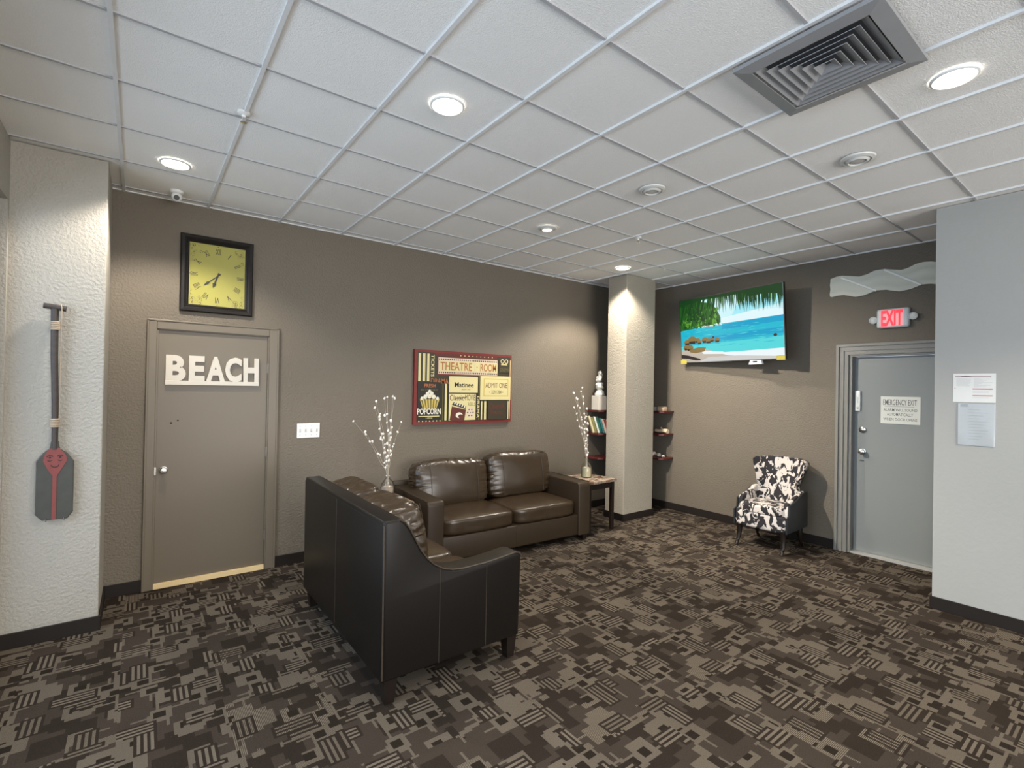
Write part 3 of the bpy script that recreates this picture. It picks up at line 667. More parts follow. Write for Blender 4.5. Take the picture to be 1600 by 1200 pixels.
# ------------------------------------------------------------------ bottles with sand and bud branches
def bottle(loc, label, r, sand, sandc):
    t = thing('glass_bottle', label, 'vase', loc, 0, 'glass bottles holding bud branches')
    H = r * 3.5
    prof = [(r * 0.9, 0.0), (r, 0.008), (r, H * 0.52), (r * 0.92, H * 0.64), (r * 0.62, H * 0.78), (r * 0.36, H * 0.86), (r * 0.30, H * 0.95), (r * 0.38, H)]
    bm = new()
    rings = []
    for rr, hh in prof: rings.append([bm.verts.new((rr * math.cos(2*PI*k/24), rr * math.sin(2*PI*k/24), hh + 0.001)) for k in range(24)])
    for a, b in zip(rings, rings[1:]):
        for k in range(24): bm.faces.new((a[k], a[(k+1) % 24], b[(k+1) % 24], b[k]))
    bm.faces.new(rings[0][::-1]); obj('bottle', bm, BOTTLE, t, smooth=True)
    bm = new(); lathe(bm, [(r * 0.84, 0.004), (r * 0.94, 0.012), (r * 0.94, sand), (r * 0.6, sand + 0.006), (0.002, sand + 0.004)], seg=24); obj('sand_fill', bm, mat('sand_' + sandc[0], sandc[1], 0.9, bump=(150, 0.5, 0.004)), t, smooth=True)
    tube_b = new(); tube(tube_b, [(r * 0.34 * math.cos(a), r * 0.34 * math.sin(a), H * 0.93) for a in [2*PI*q/16 for q in range(17)]], 0.003, 6); obj('neck_ring', tube_b, CHROME, t)
    return H
def branches(loc, label, tips, base_h, H, seed, z_low):
    t = thing('bud_branches', label, 'dried branches', loc, 0, 'dried bud branches in the glass bottles')
    rnd = random.Random(seed); tw = mat('pale_twig_bark', (176, 164, 150), 0.8); bd = mat('white_catkin', (238, 232, 222), 0.9, bump=(300, 0.5, 0.002))
    me = None; protos = None
    for i, (x, y, z) in enumerate(tips):
        a = rnd.random() * 6.28; bx, by = 0.02 * math.cos(a), 0.02 * math.sin(a)
        pts = []
        for q in range(9):
            s = q / 8; e = s ** 1.7
            pts.append(Vector((bx * (1 - s) + x * e + 0.006 * math.sin(i * 2.1 + q * 1.3) * s, by * (1 - s) + y * e + 0.006 * math.cos(i + q) * s, base_h + (z - base_h) * s)))
        # pass through the bottle neck
        for q in range(9):
            if abs(pts[q].z - H) < 0.06: pts[q].x *= 0.3; pts[q].y *= 0.3
        bm = new(); tube(bm, pts, 0.0026, 5, r1=0.0012); twig = obj('twig', bm, tw, t)
        nb = 4 if z > z_low else 3
        for b in range(nb):
            s = 1 - b * (0.10 + 0.13 * rnd.random()) - (0 if b == 0 else 0.04)
            f = max(2.2, s * 8); k = min(7, int(f)); p = pts[k].lerp(pts[k + 1], f - k)
            off = Vector((rnd.uniform(-1, 1), rnd.uniform(-1, 1), 0.3)) * 0.012
            if b == 0: off = Vector((0, 0, 0))
            if protos is None:
                bmb = new(); ball(bmb, (0, 0, 0), 0.012, 0.8, 0.8, 1.15, u=10, v=8); o = obj('bud', bmb, bd, twig, smooth=True); protos = o
            else:
                o = protos.copy(); COL.objects.link(o); o.parent = twig
            o.location = p + off; o.rotation_euler = (rnd.uniform(-.6, .6), rnd.uniform(-.6, .6), 0); s2 = rnd.uniform(0.8, 1.25); o.scale = (s2, s2, s2)
    return t
TH = 0.661
hb = bottle((2.075, 4.86, TH), 'clear glass bottle with pinkish sand on the end table behind the loveseat', 0.066, 0.115, ('pink', (214, 196, 178)))
branches((2.075, 4.86, TH), 'dried white bud branches rising from the bottle behind the loveseat',
    [(-0.36, 0.02, 0.80), (-0.24, 0.03, 0.69), (-0.16, -0.03, 1.00), (-0.13, 0.05, 0.93), (-0.05, 0.0, 1.03), (-0.01, 0.04, 1.04), (0.03, -0.03, 1.05), (0.07, 0.03, 1.03), (0.13, 0.0, 0.78), (-0.09, 0.02, 0.84), (0.0, -0.05, 0.80), (-0.12, -0.04, 0.72), (0.06, 0.05, 0.72), (-0.04, 0.03, 0.62), (0.03, -0.02, 0.53), (-0.04, 0.0, 0.47)], 0.10, hb, 5, 0.6)
hb = bottle((4.74, 4.62, TH), 'clear glass bottle with cream sand on the end table beside the column', 0.068, 0.125, ('cream', (222, 206, 170)))
branches((4.74, 4.62, TH), 'dried white bud branches in the bottle beside the column',
    [(-0.33, -0.08, 1.11), (-0.24, -0.05, 1.03), (-0.27, -0.02, 0.92), (-0.12, 0.0, 1.13), (-0.15, 0.05, 1.04), (-0.08, 0.02, 1.18), (-0.05, 0.03, 1.06), (-0.20, 0.0, 0.84), (0.0, 0.02, 0.90), (-0.04, -0.02, 0.80), (0.02, 0.0, 0.70), (-0.04, 0.01, 0.60), (0.02, 0.02, 0.50), (-0.02, 0.0, 0.44)], 0.10, hb, 8, 0.6)

# ------------------------------------------------------------------ corner shelves and what stands on them
t = thing('corner_shelving', 'red-brown L-shaped shelves fitted in the corner behind the square column', 'shelf', (XB, YA, 0))
shz = (1.51, 1.165, 0.80)
for z in shz:
    bm = new()
    pts = [(-1.12, 0.0), (-1.10, -0.25), (-1.04, -0.30), (-0.62, -0.32), (-0.40, -0.40), (-0.30, -0.56), (-0.29, -0.72), (-0.24, -0.775), (0.0, -0.78), (0.0, 0.0)]
    prism(bm, pts, 2, z - 0.028, z, bev=0.003, seg=1); obj('shelf_board', bm, SHELFW, t)
    bm = new()
    for p in ((-0.9, -0.02), (-0.3, -0.02)): box(bm, (p[0] - 0.01, -0.2, z - 0.045), (p[0] + 0.01, 0, z - 0.028))
    box(bm, (-0.2, -0.5, z - 0.045), (0, -0.48, z - 0.028)); obj('bracket', bm, BLACK, t)
# block and statue
bm = new(); box(bm, (-0.085, -0.075, 0), (0.085, 0.075, 0.215), bev=0.006); o = obj('plinth_block', bm, WPAINT, loc=(5.54, 5.16, 1.511)); tag(o, 'white square block under the pale figurine on the top shelf', 'block')
def statue():
    bm = new(); prof = []
    for q in range(22):
        z = 0.345 * q / 21; s = q / 21
        r = 0.062 * (1 - 0.55 * s) + 0.010 * math.sin(s * 19) + 0.006 * math.sin(s * 41)
        prof.append((max(0.008, r), z))
    lathe(bm, prof, seg=20)
    for v in bm.verts:
        n_ = noise.noise(v.co * 26) * 0.014 + noise.noise(v.co * 60) * 0.006
        d = Vector((v.co.x, v.co.y, 0)); 
        if d.length > 0.001: v.co += d.normalized() * n_
        v.co.x += 0.012 * math.sin(v.co.z * 22)
    ball(bm, (0.014, 0, 0.335), 0.03, 1, 1, 1.2); ball(bm, (-0.03, -0.02, 0.24), 0.028); ball(bm, (0.035, -0.01, 0.17), 0.03); tube(bm, [(-0.03, -0.02, 0.24), (-0.05, -0.03, 0.31), (-0.02, -0.02, 0.36)], 0.010, 8); tube(bm, [(0.03, 0, 0.25), (0.05, -0.01, 0.32), (0.03, 0, 0.37)], 0.008, 8)
    o = obj('figurine', bm, mat('white_glazed_plaster', (212, 208, 198), 0.6), smooth=True, loc=(5.54, 5.16, 1.7275)); tag(o, 'white sculpted figurine standing on a block at the end of the top shelf', 'figurine')
statue()
# leaning books on the middle shelf
bk = [((196, 182, 140), 'beige', 0.030, 0.255, -0.16), ((120, 112, 52), 'olive', 0.032, 0.240, -0.22), ((206, 204, 190), 'off-white', 0.026, 0.25, -0.28), ((34, 96, 82), 'dark green', 0.036, 0.245, -0.34), ((60, 130, 128), 'teal', 0.026, 0.225, -0.40), ((210, 176, 160), 'pale pink', 0.030, 0.215, -0.55), ((150, 52, 44), 'red', 0.028, 0.21, -0.60), ((190, 188, 184), 'light grey', 0.03, 0.2, -0.62)]
bd_ = Vector((math.cos(-0.62), math.sin(-0.62), 0)); bp = Vector((5.50, 5.235, 0))
for (c, cn, th, hh, an) in bk:
    an = -0.30
    t = thing('book', '%s book leaning among others on the middle corner shelf' % cn, 'book', (0, 0, 0), 0, 'books leaning on the middle shelf')
    t.rotation_euler = (Matrix.Rotation(-0.62, 4, 'Z') @ Matrix.Rotation(an, 4, 'Y')).to_euler()
    t.location = bp + Vector((0, 0, 1.1665 + (th / 2) * abs(math.sin(an))))
    cm = mat('book_cover_' + cn.replace(' ', '_').replace('-', '_'), c, 0.5)
    bm = new(); box(bm, (-th/2, -0.065, 0), (-th/2 + 0.003, 0.065, hh)); box(bm, (th/2 - 0.003, -0.065, 0), (th/2, 0.065, hh)); box(bm, (-th/2, -0.068, 0), (th/2, -0.064, hh)); obj('cover', bm, cm, t)
    bm = new(); box(bm, (-th/2 + 0.003, -0.063, 0.004), (th/2 - 0.003, 0.06, hh - 0.004)); obj('pages', bm, mat('book_pages', (222, 212, 190), 0.8), t)
    bp = bp + bd_ * (th / math.cos(an) + 0.006)
# small objects on the right arm of the shelves
def small(name, bm, m, loc, label, cat, smooth=True, grp=None): return tag(obj(name, bm, m, smooth=smooth, loc=loc), label, cat, grp)
bm = new(); box(bm, (-0.05, -0.05, 0), (0.05, 0.05, 0.03), bev=0.004); box(bm, (-0.04, -0.04, 0.03), (0.04, 0.04, 0.055), bev=0.01); small('trinket_box', bm, mat('grey_trinket', (150, 146, 140), 0.5), (6.40, 4.80, 1.511), 'grey stepped trinket box on the top shelf close to the column', 'box')
bm = new(); box(bm, (-0.05, -0.055, 0), (0.05, 0.055, 0.062), bev=0.008); small('wooden_box', bm, mat('pale_wood_box', (206, 178, 148), 0.6), (6.40, 4.655, 1.511), 'small pale wooden box at the end of the top shelf', 'box')
bm = new()
tube(bm, [(0.0, -0.11, 0.035), (0.01, -0.04, 0.045), (-0.01, 0.04, 0.035), (0.0, 0.11, 0.04)], 0.034, 10, r1=0.022); tube(bm, [(0, -0.02, 0.05), (0.02, 0.03, 0.085)], 0.012, 8)
for v in bm.verts: v.co += Vector((noise.noise(v.co * 40), noise.noise(v.co * 40 + Vector((5, 5, 5))), 0)) * 0.008
small('driftwood', bm, mat('bleached_driftwood', (212, 190, 158), 0.8), (6.40, 4.66, 1.166), 'bleached piece of driftwood on the middle corner shelf', 'driftwood')
bm = new(); ball(bm, (0, 0, 0.025), 0.025, 1, 1.2, 1); small('pebble', bm, mat('dark_pebble', (70, 62, 58), 0.6), (6.38, 4.82, 1.1665), 'small dark pebble beside the driftwood on the middle shelf', 'pebble')
def shell(loc, s, rz, label):
    bm = new()
    for q in range(22):
        a = q * 0.75; r = 0.03 * (1 - q / 24); ball(bm, (r * 0.9 * math.cos(a), -0.035 + q * 0.0042, 0.03 + r * 0.5 * math.sin(a)), 0.024 * (1 - q / 27), u=8, v=6)
    o = small('seashell', bm, mat('cream_shell', (222, 206, 190), 0.4), loc, label, 'seashell', True, 'seashells on the lowest shelf'); o.scale = (s, s, s); o.rotation_euler = (0, 0, rz)
shell((6.39, 4.83, 0.801), 1.1, 0.4, 'large cream seashell on the lowest shelf closest to the column')
shell((6.41, 4.72, 0.801), 0.85, 1.9, 'medium cream seashell in the middle of the lowest shelf group')
shell((6.39, 4.635, 0.801), 0.6, 0.2, 'smallest cream seashell by the outer end of the lowest shelf')

# ------------------------------------------------------------------ television
def television():
    yaw, tilt, w, h = 0.161, 0.076, 1.624, 0.925
    t = thing('television', 'wall mounted flat television showing a tropical beach with palm fronds', 'television', (6.300, 3.573, 2.694), 0)
    t.rotation_euler = (Matrix.Rotation(-PI/2 - yaw, 4, 'Z') @ Matrix.Rotation(tilt, 4, 'X')).to_euler()
    bm = new(); box(bm, (-w/2, 0.0, -h/2), (w/2, 0.03, h/2), bev=0.004); box(bm, (-w/2 + 0.25, 0.03, -h/2 + 0.12), (w/2 - 0.25, 0.07, h/2 - 0.25), bev=0.01); obj('housing', bm, BLACK, t)
    bm = new()
    for lo, hi in (((-w/2, -0.006, -h/2), (-w/2 + 0.008, 0.0, h/2)), ((w/2 - 0.010, -0.006, -h/2), (w/2, 0.0, h/2)), ((-w/2, -0.006, h/2 - 0.008), (w/2, 0.0, h/2)), ((-w/2, -0.006, -h/2), (w/2, 0.0, -h/2 + 0.012))): box(bm, lo, hi)
    obj('bezel', bm, mat('silver_bezel', (150, 150, 152), 0.2, metal=0.9), t)
    bm = new(); E = 0.88
    def em(n, c):
        m = mat('screen_' + n, c, 0.25, emit=E); b_ = m.node_tree.nodes['Principled BSDF']
        for l in list(b_.inputs['Base Color'].links): m.node_tree.links.remove(l)
        b_.inputs['Base Color'].default_value = (0.01, 0.01, 0.01, 1); return m
    cols = [em('sky', (205, 245, 250)), em('sky_blue', (165, 236, 248)), em('cloud', (226, 248, 252)), em('sea', (20, 185, 210)), em('sea_deep', (0, 160, 205)), em('sea_shallow', (80, 215, 220)), em('surf', (236, 246, 250)),
            em('sand', (196, 184, 170)), em('leaf', (40, 100, 30)), em('leaf_dark', (18, 62, 22)), em('leaf_light', (96, 160, 52)), em('rock', (140, 116, 66)), em('rock_dark', (58, 44, 30)), em('log', (44, 34, 34)), em('wet_sand', (206, 206, 204))]
    ly = [-0.0062]; hi_y = [0]
    def P(pts, m):
        ly[0] -= 0.0000025
        poly(bm, [(-w/2 + 0.009 + u * (w - 0.018), ly[0], h/2 - 0.009 - v * (h - 0.018)) for u, v in pts], m)
    rnd = random.Random(21)
    P([(0, 0), (1, 0), (1, .5), (0, .5)], 0); P([(.6, .2), (1, .08), (1, .26), (.55, .34)], 1); P([(.45, .36), (.8, .30), (1, .34), (1, .42), (.45, .46)], 2)
    P([(0, .46), (1, .42), (1, 1), (0, 1)], 3); P([(.45, .46), (1, .42), (1, .50), (.45, .53)], 4); P([(.3, .62), (1, .58), (1, .66), (.35, .70)], 4)
    P([(.0, .74), (.45, .72), (1, .70), (1, .88), (.5, .88), (0, .9)], 5)
    for k in range(150):
        u, v = rnd.random(), .47 + rnd.random() * .30; l = .03 + rnd.random() * .08; P([(u, v), (min(1, u + l * .6), v - .002), (min(1, u + l), v + .001), (min(1, u + l * .5), v + .005)], rnd.choice([4, 5, 5, 3]))
    P([(0, .80), (.25, .80), (.40, .86), (.55, .88), (1, .92), (1, 1), (0, 1)], 7); P([(.4, .87), (.6, .87), (1, .86), (1, .97), (.7, .95), (.5, .92)], 6); P([(0.22, .82), (.45, .86), (.50, .90), (.25, .88)], 6); P([(.3, .93), (.6, .93), (1, .97), (1, 1), (.2, 1)], 14)
    # headland
    P([(0, .10), (.1, .06), (.2, .05), (.32, .10), (.40, .20), (.44, .34), (.44, .42), (.3, .45), (0, .49)], 8)
    for k in range(200):
        u = rnd.random() * .42; v = .10 + rnd.random() * .36; s = .012 + rnd.random() * .02
        if v < .05 + (u - .2) ** 2 * 3: continue
        P([(u - s * .5, v), (u, v - s * 1.4), (u + s * .5, v), (u, v + s)], rnd.choice([10, 10, 8, 9]) if v > .34 else rnd.choice([9, 9, 8, 10]))
    for k in range(14): P([(.2 + k * .018, .455 - k * .001), (.21 + k * .018, .445), (.222 + k * .018, .455), (.212 + k * .018, .467)], rnd.choice([6, 7, 12]))
    # palm fronds
    for k in range(260):
        u = rnd.random(); L_ = (.10 + rnd.random() * .17) if u > .40 else (.14 + rnd.random() * .30)
        v0 = rnd.random() * .04 + (0.06 * u if u > .6 else 0); sl = -0.25 + 0.25 * u if u < .4 else 0.02 + rnd.random() * 0.03
        dx = sl * L_ + (rnd.random() - .5) * .02; u2 = min(.995, max(.002, u + dx)); wd = .006 + rnd.random() * .006
        P([(u, max(0, v0 - .03)), (min(1, u + wd), max(0, v0 - .03)), ((u + u2) / 2 + wd * .6, v0 + L_ * .5), (u2, v0 + L_), ((u + u2) / 2 - wd * .2, v0 + L_ * .5)], rnd.choice([9, 9, 9, 8]))
    P([(0, 0), (1, 0), (1, .05), (.8, .035), (.5, .05), (.25, .04), (0, .10)], 9); P([(.62, .0), (1, 0), (1, .15), (.95, .13), (.85, .10), (.72, .11)], 9)
    # rocks and log
    for (u, v, s) in [(.07, .68, .035), (.13, .65, .05), (.19, .66, .03), (.21, .69, .025), (.27, .665, .035), (.31, .68, .03), (.345, .67, .024), (.40, .68, .028), (.06, .76, .035), (.10, .77, .04), (.36, .63, .012), (.93, .68, .016)]:
        pts = [(u + s * math.cos(a), v + s * 1.3 * math.sin(a)) for a in [2 * PI * q / 9 + .2 for q in range(9)]]
        P([(a, max(.01, b)) for a, b in pts[::-1]], 12 if s < .02 else 11); P([(u - s * .8, v + s * .3), (u + s * .8, v + s * .3), (u + s * .6, v + s * 1.25), (u - s * .6, v + s * 1.25)], 12)
    P([(.09, .80), (.20, .77), (.28, .78), (.26, .84), (.16, .86), (.10, .84)], 11)
    P([(0, .87), (.08, .89), (.21, .95), (.22, .975), (.16, .975), (.08, .945), (0, .93)], 13)
    obj('screen', bm, cols, t)
    for u in (-w/2 + 0.045, w/2 - 0.06):
        bm = new(); box(bm, (u - 0.055, -0.0085, -h/2 - 0.012), (u + 0.055, -0.0065, -h/2 + 0.045)); obj('sticker', bm, mat('yellow_sticker', (172, 160, 70), 0.4), t, label='yellow energy sticker on a lower corner')
    bm = new(); prism(bm, [(0.30, -h/2 - 0.055), (0.50, -h/2 - 0.055), (0.48, -h/2 - 0.001), (0.33, -h/2 - 0.001)], 1, -0.004, 0.03, bev=0.003); obj('sensor_box', bm, mat('pale_sensor_plastic', (190, 194, 205), 0.35), t)
    bm = new(); box(bm, (0.37, -0.006, -h/2 - 0.03), (0.43, -0.004, -h/2 - 0.012)); obj('sensor_window', bm, BLACK, t)
    bm = new(); box(bm, (-0.2, 0.07, -0.15), (0.2, 0.085, 0.15)); box(bm, (-0.05, 0.08, -0.04), (0.05, 0.23, 0.04)); obj('wall_bracket', bm, BLACK, t)
television()

# ------------------------------------------------------------------ wavy wall ornament over the exit
def wave():
    t = thing('wavy_wall_ornament', 'pale wavy ribbon shaped wall panel high above the exit sign', 'wall ornament', (XB, 2.421, 2.93), 0)
    top = [(2.421, 3.18), (2.367, 3.198), (2.309, 3.204), (2.219, 3.186), (2.123, 3.163), (2.046, 3.177), (1.978, 3.206), (1.881, 3.206), (1.823, 3.190), (1.738, 3.168), (1.682, 3.178), (1.615, 3.209), (1.548, 3.220), (1.482, 3.212), (1.40, 3.185), (1.33, 3.19), (1.24, 3.225)]
    bot = [(2.418, 2.96), (2.356, 2.973), (2.281, 2.975), (2.16, 2.935), (2.074, 2.942), (2.013, 2.965), (1.96, 2.98), (1.872, 2.976), (1.806, 2.953), (1.742, 2.939), (1.646, 2.951), (1.559, 2.984), (1.5, 2.983), (1.441, 2.97), (1.38, 2.955), (1.32, 2.95), (1.24, 2.975)]
    m = mat('pale_translucent_panel', (208, 208, 195), 0.5, mottle=(2, 0.05))
    def at(c, y):
        for (a, za), (b, zb) in zip(c, c[1:]):
            if a >= y >= b: return za + (zb - za) * (a - y) / (a - b)
        return c[-1][1]
    n = 60; ys = [2.42 - (2.42 - 1.24) * i / n for i in range(n + 1)]; bm = new(); rows = []
    for y in ys:
        col = []
        for j in range(9):
            s = j / 8; z = at(bot, y) + (at(top, y) - at(bot, y)) * s; col.append((-(0.035 + 0.007 * math.sin(s * 12)), y - 2.421, z - 2.93))
        rows.append(col)
    V = [[bm.verts.new(p) for p in c] for c in rows]
    for i in range(n):
        for j in range(8): bm.faces.new((V[i][j], V[i][j+1], V[i+1][j+1], V[i+1][j]))
    B = [[bm.verts.new((0, c[j][1], c[j][2])) for j in (0, 8)] for c in rows]
    for i in range(n):
        bm.faces.new((V[i][8], B[i][1], B[i+1][1], V[i+1][8])); bm.faces.new((V[i][0], V[i+1][0], B[i+1][0], B[i][0]))
    for i in (0, n):
        loop = V[i] + [B[i][1], B[i][0]]; bm.faces.new(loop if i else loop[::-1])
    bmesh.ops.recalc_face_normals(bm, faces=bm.faces); obj('ribbon_panel', bm, m, t, smooth=True)
    for (y0, z0, y1, z1) in ((2.30, 3.175, 1.955, 2.975), (1.885, 3.195, 1.56, 2.98)):
        bm = new(); tube(bm, [(-0.045, y0 - 2.421, z0 - 2.93), (-0.047, (y0 + y1) / 2 - 2.421, (z0 + z1) / 2 - 2.93), (-0.045, y1 - 2.421, z1 - 2.93)], 0.012, 8); obj('diagonal_ridge', bm, mat('white_ridge_plastic', (252, 252, 246), 0.4), t, smooth=True)
wave()

# ------------------------------------------------------------------ exit sign, door sign, notices
t = thing('exit_sign', 'white EXIT sign with red letters and two round lamps above the exit door', 'exit sign', (XB, 1.80, 2.655), -PI / 2)
bm = new(); box(bm, (-0.147, -0.07, -0.105), (0.147, 0, 0.105), bev=0.026, seg=4); obj('housing', bm, mat('exit_housing_white', (206, 212, 214), 0.35), t, smooth=True)
bm = new(); box(bm, (-0.105, -0.0715, -0.088), (0.1, -0.069, 0.088)); obj('backlit_panel', bm, mat('exit_panel_pink', (240, 165, 170), 0.4, emit=0.35), t)
bm = new(); text(bm, 'EXIT', -0.10, -0.085, 0.195, 0.17, -0.0717, 0.003, bold=0.035); obj('letter_panel', bm, mat('exit_red', (240, 44, 62), 0.4, emit=0.75), t, label='glowing red EXIT lettering')
for s in (-1, 1):
    bm = new(); c = (s * 0.178, -0.05, -0.01 if s < 0 else 0.005); lathe(bm, [(0.012, 0.035), (0.034, 0.028), (0.04, 0.0), (0.04, -0.012), (0.034, -0.016), (0.03, -0.008), (0.001, -0.004)], c, 24, axis=1); tube(bm, [(s * 0.14, -0.035, -0.01), (s * 0.165, -0.035, -0.005)], 0.012, 8)
    lh = obj('lamp_head', bm, mat('exit_housing_white', (206, 212, 214), 0.35), t, smooth=True)
    bm = new(); lathe(bm, [(0.026, -0.010), (0.018, -0.018), (0.001, -0.02)], c, 20, axis=1); obj('lens', bm, mat('frosted_lens', (226, 226, 220), 0.15), lh, smooth=True)
t = thing('emergency_sign', 'white EMERGENCY EXIT notice with grey capitals fixed on the steel exit door', 'sign', (XB + 0.075, 1.757, 1.653), -PI / 2)
bm = new(); box(bm, (-0.178, -0.006, -0.15), (0.178, 0, 0.15), bev=0.002); obj('sign_board', bm, mat('sign_white', (212, 212, 204), 0.4), t)
bm = new()
text(bm, 'EMERGENCY EXIT', -0.155, 0.055, 0.30, 0.062, -0.0068, mi=0, bold=0.004)
box(bm, (-0.14, -0.0068, 0.038), (0.125, -0.0064, 0.041))
for s, x, w_, z in (('ALARM WILL SOUND', -0.15, 0.30, -0.012), ('AUTOMATICALLY', -0.118, 0.232, -0.062), ('WHEN DOOR OPENS', -0.15, 0.30, -0.115)): text(bm, s, x, z, w_, 0.03, -0.0068, bold=0.004)
obj('lettering', bm, flat('sign_grey_ink', (84, 84, 82)), t)

t = thing('posted_notice', 'white printed notice with red bars pinned on the pale wall block', 'notice', (RX, 0.958, 1.892), -PI / 2)
bm = new(); box(bm, (-0.13, -0.002, -0.118), (0.13, 0, 0.118)); obj('sheet', bm, mat('notice_paper', (216, 216, 212), 0.6), t)
bm = new()
for (u0, v0, u1, v1, m) in ((0.05, .09, .9, .115, 1), (.2, .085, .42, .11, 0), (.47, .52, .93, .555, 0), (.47, .755, .93, .785, 0), (.04, .5, .06, .53, 0)):
    box(bm, (-0.13 + u0 * .26, -0.0026, 0.118 - v1 * .236), (-0.13 + u1 * .26, -0.002, 0.118 - v0 * .236), m)
rnd = random.Random(2)
for k in range(16):
    v = .16 + k * .021; 
    if k < 14: box(bm, (-0.13 + .08 * .26, -0.0026, 0.118 - (v + .006) * .236), (-0.13 + (.35 + rnd.random() * .12) * .26, -0.002, 0.118 - v * .236), 2)
    box(bm, (-0.13 + .5 * .26, -0.0026, 0.118 - (v + .006) * .236), (-0.13 + (.6 + rnd.random() * .33) * .26, -0.002, 0.118 - v * .236), 2)
for v in (.62, .66, .84): box(bm, (-0.13 + .47 * .26, -0.0026, 0.118 - (v + .008) * .236), (-0.13 + .85 * .26, -0.002, 0.118 - v * .236), 2)
obj('print', bm, [flat('notice_red', (186, 92, 100)), flat('notice_grey_bar', (150, 120, 124)), flat('notice_text', (178, 178, 178))], t)
t = thing('sleeved_page', 'pale page in a shiny clear plastic sleeve hanging below the red barred notice', 'notice', (RX, 0.942, 1.59), -PI / 2)
bm = new(); box(bm, (-0.112, -0.002, -0.17), (0.112, 0, 0.172)); obj('page', bm, mat('page_paper', (208, 208, 205), 0.6), t)
bm = new()
for k in range(11): box(bm, (-0.05, -0.0026, 0.12 - k * .024), (0.02 + .06 * ((k * 37) % 10) / 10, -0.002, 0.123 - k * .024), 0)
box(bm, (-0.098, -0.0026, 0.145), (-0.05, -0.002, 0.168), 0)
obj('print', bm, flat('page_text', (180, 180, 180)), t)
bm = new(); n = 14
V = [[bm.verts.new((-0.116 + 0.232 * i / n, -0.006 - 0.0018 * math.sin(i * 0.55 + j * .3) * (1.3 - j / n), -0.175 + 0.35 * j / n)) for i in range(n + 1)] for j in range(n + 1)]
for j in range(n):
    for i in range(n): bm.faces.new((V[j][i], V[j][i+1], V[j+1][i+1], V[j+1][i]))
obj('plastic_sleeve', bm, SLEEVE, t, smooth=True)

